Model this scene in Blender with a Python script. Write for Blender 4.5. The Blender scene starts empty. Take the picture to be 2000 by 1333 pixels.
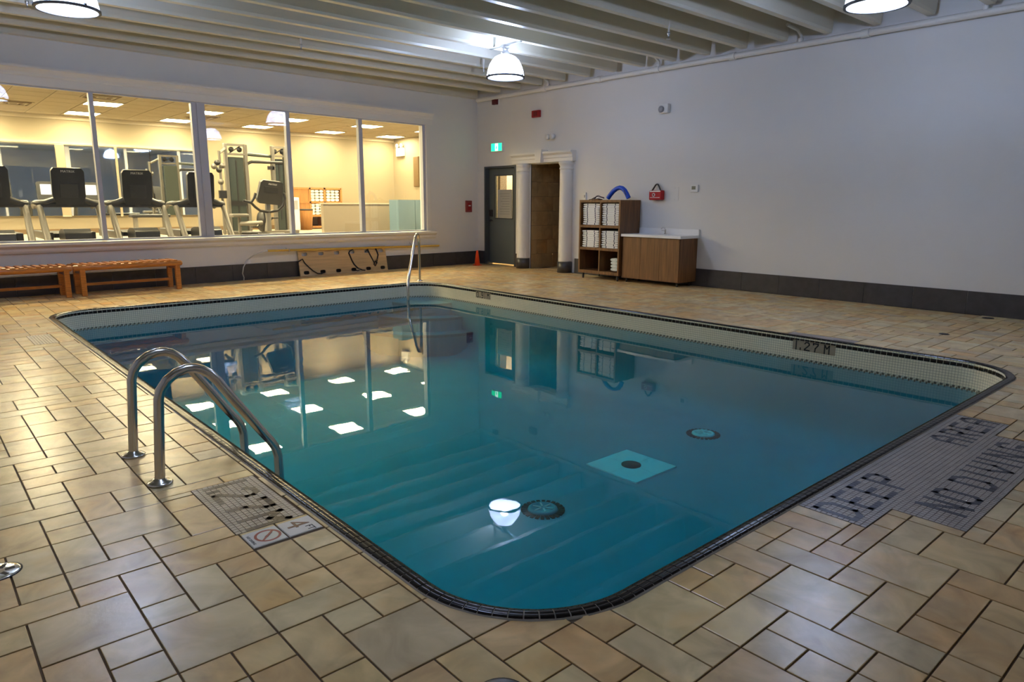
import bpy, bmesh, math, random
from mathutils import Vector, Matrix
rnd = random.Random(7)
SC = bpy.context.scene
COL = SC.collection
PI = math.pi

# ------------------------------------------------------------------ camera, world, exposure
CAM_H, F_PX, PITCH, YAW, ROLL = 1.35, 1354.6, 0.19495, -0.72126, 0.003646
def cam_rows():
    cp, sp, cr, sr, c, s = math.cos(PITCH), math.sin(PITCH), math.cos(ROLL), math.sin(ROLL), math.cos(YAW), math.sin(YAW)
    cols = []
    for d in ((1, 0, 0), (0, 1, 0), (0, 0, 1)):
        X = c*d[0]+s*d[1]; Y = -s*d[0]+c*d[1]; Z = d[2]
        yf = cp*Y-sp*Z; zu = sp*Y+cp*Z
        u, v = X, -zu
        cols.append((cr*u-sr*v, sr*u+cr*v, yf))
    return [Vector((cols[0][i], cols[1][i], cols[2][i])) for i in range(3)]
R_, D_, F_ = cam_rows()
cam = bpy.data.cameras.new('camera'); co = bpy.data.objects.new('camera', cam); COL.objects.link(co)
co.matrix_world = Matrix(((R_.x, -D_.x, -F_.x, 0), (R_.y, -D_.y, -F_.y, 0), (R_.z, -D_.z, -F_.z, CAM_H), (0, 0, 0, 1)))
cam.sensor_width = 36; cam.lens = F_PX*36/2000; cam.clip_start = .05; cam.clip_end = 100
SC.camera = co
w = bpy.data.worlds.new('world'); SC.world = w; w.use_nodes = True
w.node_tree.nodes['Background'].inputs[0].default_value = (.02, .025, .03, 1)
w.node_tree.nodes['Background'].inputs[1].default_value = 1.0
SC.view_settings.view_transform = 'Standard'; SC.view_settings.look = 'None'
SC.view_settings.gamma = 1; SC.view_settings.use_curve_mapping = False
SC.view_settings.exposure = 1.62
LAMP_LENS, LAMP_SHADE, LAMP_BULB, LAMP_COL = 7.0, 3.4, 175.0, (.52, .65, 1.0)
TROFFER, TROFFER_COL = 32.0, (1.0, .80, .46)
COVE = 5.0
SC.cycles.use_denoising = True
SC.cycles.max_bounces = 10; SC.cycles.diffuse_bounces = 5; SC.cycles.glossy_bounces = 5
SC.cycles.transmission_bounces = 6; SC.cycles.transparent_max_bounces = 12
SC.cycles.caustics_reflective = False; SC.cycles.caustics_refractive = False
SC.cycles.sample_clamp_indirect = 6.0; SC.cycles.blur_glossy = 0.5

# ------------------------------------------------------------------ helpers
def lin(r, g, b):
    f = lambda c: (c/255/12.92) if c/255 <= .04045 else ((c/255+.055)/1.055)**2.4
    return (f(r), f(g), f(b))

class MB:
    def __init__(s): s.v = []; s.f = []; s.sm = []; s.uv = None
    def add(s, vs, fs, smooth=False):
        o = len(s.v); s.v += [Vector(p) for p in vs]
        for f in fs: s.f.append([i+o for i in f]); s.sm.append(smooth)
    def box(s, a, b, M=None):
        x0, y0, z0 = a; x1, y1, z1 = b
        vs = [Vector(p) for p in ((x0,y0,z0),(x1,y0,z0),(x1,y1,z0),(x0,y1,z0),(x0,y0,z1),(x1,y0,z1),(x1,y1,z1),(x0,y1,z1))]
        if M is not None: vs = [M @ p for p in vs]
        s.add(vs, [(0,3,2,1),(4,5,6,7),(0,1,5,4),(1,2,6,5),(2,3,7,6),(3,0,4,7)])
        return s
    def slab(s, a, b, ch=.003):   # box with chamfered top edges, no bottom
        x0, y0, z0 = a; x1, y1, z1 = b; c = ch
        vs = [(x0,y0,z0),(x1,y0,z0),(x1,y1,z0),(x0,y1,z0),(x0,y0,z1-c),(x1,y0,z1-c),(x1,y1,z1-c),(x0,y1,z1-c),
              (x0+c,y0+c,z1),(x1-c,y0+c,z1),(x1-c,y1-c,z1),(x0+c,y1-c,z1)]
        s.add(vs, [(0,1,5,4),(1,2,6,5),(2,3,7,6),(3,0,4,7),(4,5,9,8),(5,6,10,9),(6,7,11,10),(7,4,8,11),(8,9,10,11)])
        return s
    def tube(s, path, r, n=12, caps=True, flat=None):
        P = [Vector(p) for p in path]; rings = []
        up = None
        for i, p in enumerate(P):
            t = (P[min(i+1, len(P)-1)]-P[max(i-1, 0)]).normalized()
            if up is None:
                a = Vector((0,0,1)) if abs(t.z) < .9 else Vector((1,0,0))
                up = (a-t*a.dot(t)).normalized()
            else: up = (up-t*up.dot(t)).normalized()
            b = t.cross(up)
            rr = r[i] if isinstance(r, (list, tuple)) else r
            k = flat or 1
            rings.append([p+up*rr*math.cos(2*PI*j/n)*k+b*rr*math.sin(2*PI*j/n) for j in range(n)])
        vs = [q for rg in rings for q in rg]; fs = []
        for i in range(len(P)-1):
            for j in range(n): fs.append((i*n+j, i*n+(j+1)%n, (i+1)*n+(j+1)%n, (i+1)*n+j))
        s.add(vs, fs, True)
        if caps:
            s.add(rings[0], [tuple(range(n))[::-1]]); s.add(rings[-1], [tuple(range(n))])
        return s
    def add_pane(s, u0, u1, v0, v1, z0, z1, t=.005):
        s.add([(u0,v0,z0),(u1,v1,z0),(u1,v1,z1),(u0,v0,z1),(u0,v0+t,z0),(u1,v1+t,z0),(u1,v1+t,z1),(u0,v0+t,z1)],
              [(0,1,2,3),(7,6,5,4),(0,4,5,1),(1,5,6,2),(2,6,7,3),(3,7,4,0)]); return s
    def cyl(s, a, b, r, n=16): return s.tube([a, b], r, n)
    def lathe(s, prof, c=(0,0,0), n=24, M=None, smooth=True):
        vs = []; fs = []
        for (r, z) in prof:
            for j in range(n): vs.append(Vector((r*math.cos(2*PI*j/n), r*math.sin(2*PI*j/n), z)))
        for i in range(len(prof)-1):
            for j in range(n): fs.append((i*n+j, i*n+(j+1)%n, (i+1)*n+(j+1)%n, (i+1)*n+j))
        if prof[0][0] > 1e-5: fs.append(tuple(range(n))[::-1])
        if prof[-1][0] > 1e-5: fs.append(tuple(range((len(prof)-1)*n, len(prof)*n)))
        if M is not None: vs = [M @ p for p in vs]
        s.add([p+Vector(c) for p in vs], fs, smooth); return s
    def prism(s, poly, z0, z1, M=None, smooth=False):
        n = len(poly)
        vs = [Vector((p[0], p[1], z0)) for p in poly]+[Vector((p[0], p[1], z1)) for p in poly]
        if M is not None: vs = [M @ p for p in vs]
        s.add(vs, [tuple(range(n))[::-1], tuple(range(n, 2*n))])
        s.add(vs, [(i, (i+1)%n, n+(i+1)%n, n+i) for i in range(n)], smooth); return s
    def build(s, name, m, parent=None, xf=None, origin=None, kind=None, bevel=None):
        vs = s.v if xf is None else [xf @ p for p in s.v]
        if xf is not None and xf.to_3x3().determinant() < 0: s.f = [f[::-1] for f in s.f]
        o = Vector(origin) if origin is not None else (WP[parent.name] if parent is not None else Vector((0,0,0)))
        me = bpy.data.meshes.new(name)
        me.from_pydata([tuple(p-o) for p in vs], [], s.f)
        for p, sm in zip(me.polygons, s.sm): p.use_smooth = sm
        me.update()
        if m is not None: me.materials.append(m)
        ob = bpy.data.objects.new(name, me); COL.objects.link(ob)
        if parent is not None:
            ob.parent = parent; ob.location = o-WP[parent.name]
        else: ob.location = o
        WP[ob.name] = o
        if kind: ob['kind'] = kind
        if bevel:
            b = ob.modifiers.new('bevel', 'BEVEL'); b.width = bevel; b.segments = 2; b.limit_method = 'ANGLE'
        return ob
WP = {}
def thing(name, label, cat, loc, group=None):
    o = bpy.data.objects.new(name, None); COL.objects.link(o); o.location = loc; o.empty_display_size = .1
    o['label'] = label; o['category'] = cat
    if group: o['group'] = group
    WP[o.name] = Vector(loc); return o
def tag(o, label, cat, group=None, kind=None):
    o['label'] = label; o['category'] = cat
    if group: o['group'] = group
    if kind: o['kind'] = kind
    return o
def lab(o, label): o['label'] = label; return o
def dup(root, loc, label=None, rotz=None):
    def cp(o, par):
        c = o.copy(); COL.objects.link(c)
        if par is not None: c.parent = par
        for ch in o.children: cp(ch, c)
        return c
    r = cp(root, None); r.location = loc; WP[r.name] = Vector(loc)
    if rotz is not None: r.rotation_euler = (0, 0, rotz)
    if label: r['label'] = label
    return r
def bx(a, b): return MB().box(a, b)

def mat(name, col, rough=.5, metal=0, var=0, vscale=6, bump=0, bscale=60, spec=.5, rand=0, emit=None, es=0, coat=0, stretch=None, ramp=None):
    m = bpy.data.materials.new(name); m.use_nodes = True
    nt = m.node_tree; N = nt.nodes; L = nt.links; b = N['Principled BSDF']
    b.inputs['Base Color'].default_value = (*col, 1); b.inputs['Roughness'].default_value = rough; b.inputs['Metallic'].default_value = metal
    b.inputs['Specular IOR Level'].default_value = spec; b.inputs['Coat Weight'].default_value = coat
    tc = N.new('ShaderNodeTexCoord'); src = tc.outputs['Object']
    if stretch:
        mp = N.new('ShaderNodeMapping'); mp.inputs['Scale'].default_value = stretch; L.new(src, mp.inputs[0]); src = mp.outputs[0]
    out = None
    if var:
        n = N.new('ShaderNodeTexNoise'); n.inputs['Scale'].default_value = vscale; n.inputs['Detail'].default_value = 5; L.new(src, n.inputs['Vector'])
        mr = N.new('ShaderNodeMapRange'); mr.inputs[1].default_value = .3; mr.inputs[2].default_value = .7
        mr.inputs[3].default_value = 1-var; mr.inputs[4].default_value = 1+var; L.new(n.outputs[0], mr.inputs[0])
        mx = N.new('ShaderNodeMix'); mx.data_type = 'RGBA'; mx.blend_type = 'MULTIPLY'; mx.inputs[0].default_value = 1
        mx.inputs[6].default_value = (*col, 1); L.new(mr.outputs[0], mx.inputs[7]); out = mx.outputs[2]
        L.new(out, b.inputs['Base Color'])
    if bump:
        n2 = N.new('ShaderNodeTexNoise'); n2.inputs['Scale'].default_value = bscale; n2.inputs['Detail'].default_value = 4; L.new(src, n2.inputs['Vector'])
        bp = N.new('ShaderNodeBump'); bp.inputs['Strength'].default_value = bump; bp.inputs['Distance'].default_value = .01
        L.new(n2.outputs[0], bp.inputs['Height']); L.new(bp.outputs[0], b.inputs['Normal'])
    if emit:
        b.inputs['Emission Color'].default_value = (*emit, 1); b.inputs['Emission Strength'].default_value = es
    return m

def stone_mat(name, cols, rough=.42, vs=5.0, bump=.15):
    """natural-looking porcelain stone: every tile its own tint plus veining"""
    m = bpy.data.materials.new(name); m.use_nodes = True
    nt = m.node_tree; N = nt.nodes; L = nt.links; b = N['Principled BSDF']
    oi = N.new('ShaderNodeObjectInfo'); ge = N.new('ShaderNodeNewGeometry')
    ad = N.new('ShaderNodeMath'); ad.operation = 'ADD'; L.new(oi.outputs['Random'], ad.inputs[0]); L.new(ge.outputs['Random Per Island'], ad.inputs[1])
    fr = N.new('ShaderNodeMath'); fr.operation = 'FRACT'; L.new(ad.outputs[0], fr.inputs[0])
    cr = N.new('ShaderNodeValToRGB'); L.new(fr.outputs[0], cr.inputs[0])
    e = cr.color_ramp.elements
    while len(e) < len(cols): e.new(.5)
    for i, c in enumerate(cols): e[i].position = i/(len(cols)-1); e[i].color = (*c, 1)
    of = N.new('ShaderNodeVectorMath'); of.operation = 'ADD'; L.new(ge.outputs['Position'], of.inputs[0])
    sc = N.new('ShaderNodeVectorMath'); sc.operation = 'SCALE'; sc.inputs['Scale'].default_value = 37.0
    cx = N.new('ShaderNodeCombineXYZ'); L.new(fr.outputs[0], cx.inputs[0]); L.new(fr.outputs[0], cx.inputs[1]); L.new(cx.outputs[0], sc.inputs[0])
    L.new(sc.outputs[0], of.inputs[1])
    n = N.new('ShaderNodeTexNoise'); n.inputs['Scale'].default_value = vs; n.inputs['Detail'].default_value = 7; n.inputs['Distortion'].default_value = 1.2; L.new(of.outputs[0], n.inputs['Vector'])
    mr = N.new('ShaderNodeMapRange'); mr.inputs[1].default_value = .3; mr.inputs[2].default_value = .72; mr.inputs[3].default_value = .74; mr.inputs[4].default_value = 1.16; L.new(n.outputs[0], mr.inputs[0])
    mx = N.new('ShaderNodeMix'); mx.data_type = 'RGBA'; mx.blend_type = 'MULTIPLY'; mx.inputs[0].default_value = 1
    L.new(cr.outputs[0], mx.inputs[6]); L.new(mr.outputs[0], mx.inputs[7])
    n3 = N.new('ShaderNodeTexNoise'); n3.inputs['Scale'].default_value = vs*.7; n3.inputs['Detail'].default_value = 3; L.new(of.outputs[0], n3.inputs['Vector'])
    r3 = N.new('ShaderNodeMapRange'); r3.inputs[1].default_value = .5; r3.inputs[2].default_value = .75; r3.inputs[4].default_value = .62; L.new(n3.outputs[0], r3.inputs[0])
    m2 = N.new('ShaderNodeMix'); m2.data_type = 'RGBA'; m2.blend_type = 'MULTIPLY'; m2.inputs[7].default_value = (1.0, .76, .50, 1)
    L.new(r3.outputs[0], m2.inputs[0]); L.new(mx.outputs[2], m2.inputs[6]); L.new(m2.outputs[2], b.inputs['Base Color'])
    b.inputs['Roughness'].default_value = rough; b.inputs['Specular IOR Level'].default_value = .5
    n2 = N.new('ShaderNodeTexNoise'); n2.inputs['Scale'].default_value = 28; n2.inputs['Detail'].default_value = 5; L.new(of.outputs[0], n2.inputs['Vector'])
    bp = N.new('ShaderNodeBump'); bp.inputs['Strength'].default_value = bump; bp.inputs['Distance'].default_value = .01
    L.new(n2.outputs[0], bp.inputs['Height']); L.new(bp.outputs[0], b.inputs['Normal'])
    return m

def thin_glass(name, tint, ior=1.45, rough=0.0, bump=None):
    m = bpy.data.materials.new(name); m.use_nodes = True
    nt = m.node_tree; N = nt.nodes; L = nt.links; N.remove(N['Principled BSDF'])
    fr = N.new('ShaderNodeFresnel'); ge = N.new('ShaderNodeNewGeometry')      # the same reflectance from either side of a thin sheet
    io = N.new('ShaderNodeMath'); io.operation = 'MULTIPLY_ADD'; io.inputs[1].default_value = 1/ior-ior; io.inputs[2].default_value = ior
    L.new(ge.outputs['Backfacing'], io.inputs[0]); L.new(io.outputs[0], fr.inputs['IOR'])
    tr = N.new('ShaderNodeBsdfTransparent'); tr.inputs[0].default_value = (*tint, 1)
    gl = N.new('ShaderNodeBsdfGlossy'); gl.inputs['Roughness'].default_value = rough
    mx = N.new('ShaderNodeMixShader'); L.new(fr.outputs[0], mx.inputs[0]); L.new(tr.outputs[0], mx.inputs[1]); L.new(gl.outputs[0], mx.inputs[2])
    L.new(mx.outputs[0], N['Material Output'].inputs['Surface'])
    if bump:
        tc = N.new('ShaderNodeTexCoord')
        n = N.new('ShaderNodeTexNoise'); n.inputs['Scale'].default_value = bump[0]; n.inputs['Detail'].default_value = 2; L.new(tc.outputs['Object'], n.inputs['Vector'])
        bp = N.new('ShaderNodeBump'); bp.inputs['Strength'].default_value = bump[1]; bp.inputs['Distance'].default_value = .02
        L.new(n.outputs[0], bp.inputs['Height']); L.new(bp.outputs[0], gl.inputs['Normal']); L.new(bp.outputs[0], fr.inputs['Normal'])
    return m

# ------------------------------------------------------------------ materials
M_wall = mat('wall_paint', (.70, .69, .67), .65, bump=.12, bscale=90)
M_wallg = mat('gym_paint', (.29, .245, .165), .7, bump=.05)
M_trim = mat('trim_paint', (.72, .70, .66), .45)
M_ceil = mat('ceiling_paint', (.60, .57, .47), .4)
M_joist = mat('joist_paint', (.62, .59, .48), .32)
M_base = mat('charcoal_tile', lin(62, 60, 62), .35, var=.18, vscale=9)
M_grout = mat('grout', lin(96, 74, 50), .8, var=.2, vscale=20)
M_groutd = mat('dark_grout', lin(40, 38, 38), .8)
M_groutl = mat('pale_grout', lin(150, 142, 128), .8)
M_tile = stone_mat('deck_tile', [lin(220,191,138), lin(226,194,132), lin(214,192,150), lin(220,180,122), lin(232,209,156), lin(208,185,144), lin(226,184,122), lin(228,204,156)], .27, 5.0, .07)
M_trav = stone_mat('travertine', [lin(150,125,88), lin(164,138,98), lin(142,120,86), lin(158,130,90)], .5, 4)
M_cope = mat('black_tile', lin(22, 15, 14), .22, var=.5, vscale=14, spec=.35)
M_field = mat('mosaic_field', lin(178, 162, 138), .45, var=.12, vscale=12)
M_field2 = mat('mosaic_field_grey', lin(160, 150, 142), .4, var=.12, vscale=9)
M_letter = mat('mosaic_letter_brown', lin(78, 60, 46), .4, var=.15, vscale=12)
M_navy = mat('mosaic_letter_navy', lin(26, 26, 48), .35, var=.2, vscale=7)
M_black = mat('black_plastic', (.02, .02, .022), .35)
M_blackm = mat('black_matte', (.012, .012, .014), .7)
M_steel = mat('stainless', (.62, .60, .57), .20, 1.0)
M_chrome = mat('chrome', (.8, .8, .8), .08, 1.0)
M_cedar = mat('cedar', lin(182, 114, 42), .35, var=.28, vscale=5, stretch=(1.2, 14, 14), coat=.3)
M_cedard = mat('cedar_dark', lin(120, 66, 30), .4, var=.3, vscale=5, stretch=(1.2, 14, 14))
M_walnut = mat('walnut_laminate', lin(114, 77, 42), .45, var=.32, vscale=3.0, stretch=(9, 9, .7))
M_walnuti = mat('walnut_inside', lin(98, 68, 38), .5, var=.3, vscale=3.0, stretch=(9, 9, .7))
M_white = mat('white_top', (.80, .80, .80), .3)
M_towel = mat('towel', (.78, .78, .74), .9, bump=.4, bscale=120)
M_stripe = mat('towel_stripe', lin(46, 54, 74), .9)
M_towelg = mat('towel_pale', (.62, .68, .64), .9, bump=.4, bscale=120)
M_red = mat('red_paint', lin(150, 16, 22), .4)
M_redf = mat('red_nylon', lin(168, 22, 30), .7)
M_orange = mat('orange_cone', lin(226, 70, 24), .5)
M_blue = mat('blue_foam', lin(16, 74, 190), .45)
M_yellow = mat('yellow_pole', lin(206, 170, 70), .4)
M_alu = mat('aluminium', (.55, .56, .58), .35, 1.0)
M_ply = mat('plywood', lin(196, 168, 122), .45, var=.16, vscale=3, stretch=(.6, 8, 8))
M_door = mat('door_grey', lin(92, 100, 100), .4)
M_frame = mat('door_frame_grey', lin(66, 70, 72), .45)
M_rim = mat('lamp_rim', (.05, .05, .06), .4)
M_alumw = mat('window_frame', lin(178, 180, 190), .4)
M_paper = mat('paper', (.45, .44, .40), .8)
M_text = mat('print_dark', (.05, .05, .05), .8)
M_sign = mat('porcelain_sign', (.62, .60, .56), .35)
M_signred = mat('sign_red', lin(150, 42, 34), .4)
M_signbrown = mat('sign_brown', lin(110, 66, 44), .4)
M_plastic = mat('white_plastic', (.72, .72, .70), .4)
M_plasticg = mat('grey_plastic', (.30, .31, .33), .4)
M_lcd = mat('lcd', (.16, .17, .14), .25)
M_greym = mat('machine_silver', (.19, .18, .16), .4, .35)
M_dark = mat('dark_plastic', (.035, .036, .038), .3)
M_stack = mat('machine_shroud', (.05, .065, .06), .25)
M_rubber = mat('rubber', (.03, .03, .03), .8)
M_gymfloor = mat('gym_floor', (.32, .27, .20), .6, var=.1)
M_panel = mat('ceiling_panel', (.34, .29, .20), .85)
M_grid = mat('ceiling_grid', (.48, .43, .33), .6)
M_teal = mat('teal_cabinet', lin(104, 132, 150), .5)
M_wood2 = mat('oak', lin(168, 118, 62), .5, var=.2, vscale=3, stretch=(9, 9, .8))
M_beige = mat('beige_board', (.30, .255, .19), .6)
M_mirror = mat('mirror', (.86, .90, .92), .02, 1.0)
M_brownpic = mat('brown_frame', lin(104, 84, 56), .5)
M_pool = mat('pool_plaster', (.085, .335, .425), .6, var=.06, vscale=2)
M_stepn = mat('step_nosing', (.06, .22, .26), .5)
M_drainw = mat('drain_plate', (.86, .92, .92), .5)
M_glass = thin_glass('window_glass', (.95, .97, .96), 1.5)
M_led = mat('cove_led', (1, 1, 1), .5, emit=(1.0, .84, .52), es=COVE)
M_lens = mat('lamp_lens', (.9, .9, .9), .3, emit=LAMP_COL, es=LAMP_LENS)
M_shade = mat('lamp_shade', (.85, .88, .92), .25, emit=LAMP_COL, es=LAMP_SHADE)
def translucent(m, k):
    nt = m.node_tree; N = nt.nodes; L = nt.links
    tr = N.new('ShaderNodeBsdfTransparent'); mx = N.new('ShaderNodeMixShader'); mx.inputs[0].default_value = k
    L.new(N['Principled BSDF'].outputs[0], mx.inputs[1]); L.new(tr.outputs[0], mx.inputs[2]); L.new(mx.outputs[0], N['Material Output'].inputs['Surface'])
translucent(M_lens, .65); translucent(M_shade, .09)
M_troff = mat('troffer_lens', (.9, .9, .9), .4, emit=TROFFER_COL, es=TROFFER)
M_corrl = mat('corridor_lamp', (.9, .9, .9), .4, emit=(1.0, .78, .45), es=45)
M_exitg = mat('exit_green', (.0, .3, .12), .4, emit=(.01, .75, .25), es=1.0)
M_exitw = mat('exit_white', (.8, .9, .85), .4, emit=(.75, 1.0, .92), es=1.0)
M_screen = mat('console_screen', (.2, .18, .16), .3, emit=(1.0, .9, .75), es=.5)

def band_mat():
    m = bpy.data.materials.new('pool_band_mosaic'); m.use_nodes = True
    nt = m.node_tree; N = nt.nodes; L = nt.links; b = N['Principled BSDF']
    uv = N.new('ShaderNodeUVMap')
    br = N.new('ShaderNodeTexBrick'); br.offset = 0; br.inputs['Scale'].default_value = 1
    br.inputs['Brick Width'].default_value = .025; br.inputs['Row Height'].default_value = .025; br.inputs['Mortar Size'].default_value = .0016
    br.inputs['Color1'].default_value = (*lin(252, 242, 216), 1); br.inputs['Color2'].default_value = (*lin(248, 238, 210), 1); br.inputs['Mortar'].default_value = (*lin(176, 168, 144), 1)
    L.new(uv.outputs[0], br.inputs['Vector']); L.new(br.outputs[0], b.inputs['Base Color']); b.inputs['Roughness'].default_value = .3
    return m
M_band = band_mat()

def water_mat():
    m = thin_glass('pool_water', (.93, .985, .99), 1.33, .012)
    nt = m.node_tree; N = nt.nodes; L = nt.links
    gl = [n for n in N if n.type == 'BSDF_GLOSSY'][0]; fr = [n for n in N if n.type == 'FRESNEL'][0]
    tc = N.new('ShaderNodeTexCoord')
    n1 = N.new('ShaderNodeTexNoise'); n1.inputs['Scale'].default_value = 2.2; n1.inputs['Detail'].default_value = 2
    n2 = N.new('ShaderNodeTexNoise'); n2.inputs['Scale'].default_value = 16; n2.inputs['Detail'].default_value = 2
    ad = N.new('ShaderNodeMath'); ad.operation = 'MULTIPLY_ADD'; ad.inputs[1].default_value = .06
    for n in (n1, n2): L.new(tc.outputs['Object'], n.inputs['Vector'])
    L.new(n2.outputs[0], ad.inputs[0]); L.new(n1.outputs[0], ad.inputs[2])
    bp = N.new('ShaderNodeBump'); bp.inputs['Strength'].default_value = .06; bp.inputs['Distance'].default_value = .01
    L.new(ad.outputs[0], bp.inputs['Height']); L.new(bp.outputs[0], gl.inputs['Normal']); L.new(bp.outputs[0], fr.inputs['Normal'])
    va = N.new('ShaderNodeVolumeAbsorption'); va.inputs['Color'].default_value = (0, .86, .90, 1); va.inputs['Density'].default_value = .8
    L.new(va.outputs[0], N['Material Output'].inputs['Volume'])
    return m
M_water = water_mat()

# ------------------------------------------------------------------ frames of reference
XW = 10.12                                     # right wall plane
SL = .047                                      # the window wall stands a little out of square
_l = math.hypot(1, SL)
MW = Matrix(((1/_l, -SL/_l, 0, 0), (SL/_l, 1/_l, 0, 12.234), (0, 0, 1, 0), (0, 0, 0, 1)))   # (u along wall, v into wall, z)
UC = 10.131                                    # u of the room corner
def W(u, v, z): return MW @ Vector((u, v, z))
XL, YN, ZD = -1.9, -2.3, 4.2                   # left wall, near wall, roof deck
MYZ = Matrix(((0, 0, 1, XW), (1, 0, 0, 0), (0, 1, 0, 0), (0, 0, 0, 1)))   # (y, z, depth) -> right wall frame

def grid_wall(us, zs, holes, d0, d1):
    """one connected wall mesh in (u, z, depth) with rectangular openings"""
    b = MB(); ids = {}
    def vid(i, j, k):
        if (i, j, k) not in ids:
            ids[(i, j, k)] = len(b.v); b.v.append(Vector((us[i], zs[j], (d0, d1)[k])))
        return ids[(i, j, k)]
    nu, nz = len(us)-1, len(zs)-1
    solid = lambda i, j: 0 <= i < nu and 0 <= j < nz and not any(h[0] <= (us[i]+us[i+1])/2 <= h[1] and h[2] <= (zs[j]+zs[j+1])/2 <= h[3] for h in holes)
    for i in range(nu):
        for j in range(nz):
            if not solid(i, j): continue
            q = [(i, j), (i+1, j), (i+1, j+1), (i, j+1)]
            b.f.append([vid(*p, 0) for p in q]); b.f.append([vid(*p, 1) for p in q][::-1])
            for (di, dj, a, c) in ((0, -1, 0, 1), (1, 0, 1, 2), (0, 1, 2, 3), (-1, 0, 3, 0)):
                if not solid(i+di, j+dj): b.f.append([vid(*q[a], 0), vid(*q[a], 1), vid(*q[c], 1), vid(*q[c], 0)])
    b.sm = [False]*len(b.f); b.f = [f[::-1] for f in b.f]
    return b
MUZ = MW @ Matrix(((1, 0, 0, 0), (0, 0, 1, 0), (0, 1, 0, 0), (0, 0, 0, 1)))   # (u, z, depth) -> world

# ------------------------------------------------------------------ pool outline
PX0, PX1, PY0, PY1, PR = 1.235, 7.0, 1.37, 10.23, .55
def outline(d=0.0, arc=14):
    """rounded rectangle, counter-clockwise, d metres inside the outer coping edge; list of (x, y)"""
    r = PR-d; pts = []
    for (cx, cy, a0) in ((PX1-PR, PY0+PR, -PI/2), (PX1-PR, PY1-PR, 0), (PX0+PR, PY1-PR, PI/2), (PX0+PR, PY0+PR, PI)):
        for k in range(arc+1):
            a = a0+PI/2*k/arc; pts.append((cx+r*math.cos(a), cy+r*math.sin(a)))
    return pts
LX, LY, LA = PX1-PX0-2*PR, PY1-PY0-2*PR, PI/2*PR
PERIM = 2*LX+2*LY+4*LA
def at_perim(s, d):
    """point at arc length s (from the start of the near side, going +x), d inside"""
    s %= PERIM
    segs = (('l', PX0+PR, PY0, 1, 0, LX), ('a', PX1-PR, PY0+PR, -PI/2, 0, LA), ('l', PX1, PY0+PR, 0, 1, LY), ('a', PX1-PR, PY1-PR, 0, 0, LA),
            ('l', PX1-PR, PY1, -1, 0, LX), ('a', PX0+PR, PY1-PR, PI/2, 0, LA), ('l', PX0, PY1-PR, 0, -1, LY), ('a', PX0+PR, PY0+PR, PI, 0, LA))
    for g in segs:
        if s <= g[5]:
            if g[0] == 'l': return (g[1]+g[3]*s-g[4]*d, g[2]+g[4]*s+g[3]*d)
            a = g[3]+s/PR; return (g[1]+(PR-d)*math.cos(a), g[2]+(PR-d)*math.sin(a))
        s -= g[5]
    return at_perim(0, d)
def in_pool(x, y, d=0.0):
    if not (PX0+d < x < PX1-d and PY0+d < y < PY1-d): return False
    cx = min(max(x, PX0+PR), PX1-PR); cy = min(max(y, PY0+PR), PY1-PR)
    return math.hypot(x-cx, y-cy) < PR-d
def to_edge(x, y):
    cx = min(max(x, PX0+PR), PX1-PR); cy = min(max(y, PY0+PR), PY1-PR)
    dx, dy = x-cx, y-cy; l = math.hypot(dx, dy)
    if l > 1e-6: return (cx+dx/l*PR, cy+dy/l*PR)
    e = min(((x-PX0, (PX0, y)), (PX1-x, (PX1, y)), (y-PY0, (x, PY0)), (PY1-y, (x, PY1))), key=lambda q: q[0])
    return e[1]

# ------------------------------------------------------------------ floor: grout bed with a hole for the pool, then every tile
def floor_bed():
    bm = bmesh.new()
    outer = [bm.verts.new((x, y, -.005)) for x, y in ((XL, YN), (12.9, YN), (12.9, 13.4), (XL, 12.234+SL*XL), )]
    inner = [bm.verts.new((x, y, -.005)) for x, y in outline(.03)]
    es = []
    for L_ in (outer, inner):
        for i in range(len(L_)): 
            if (L_[i].co-L_[(i+1)%len(L_)].co).length > 1e-5: es.append(bm.edges.new((L_[i], L_[(i+1)%len(L_)])))
    bmesh.ops.remove_doubles(bm, verts=bm.verts, dist=1e-5)
    bmesh.ops.triangle_fill(bm, use_beauty=True, use_dissolve=False, edges=bm.edges[:])
    for f in bm.faces:
        if f.normal.z < 0: f.normal_flip()
    # drop faces that fell inside the pool
    bmesh.ops.delete(bm, geom=[f for f in bm.faces if in_pool(f.calc_center_median().x, f.calc_center_median().y, .08)], context='FACES')
    me = bpy.data.meshes.new('floor'); bm.to_mesh(me); bm.free()
    me.materials.append(M_grout)
    o = bpy.data.objects.new('floor', me); COL.objects.link(o); o['kind'] = 'structure'; WP[o.name] = Vector((0, 0, 0))
    return o
FLOOR = floor_bed()
GX, GY, UX, UY = .159, .545, .1504, .1448
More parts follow.
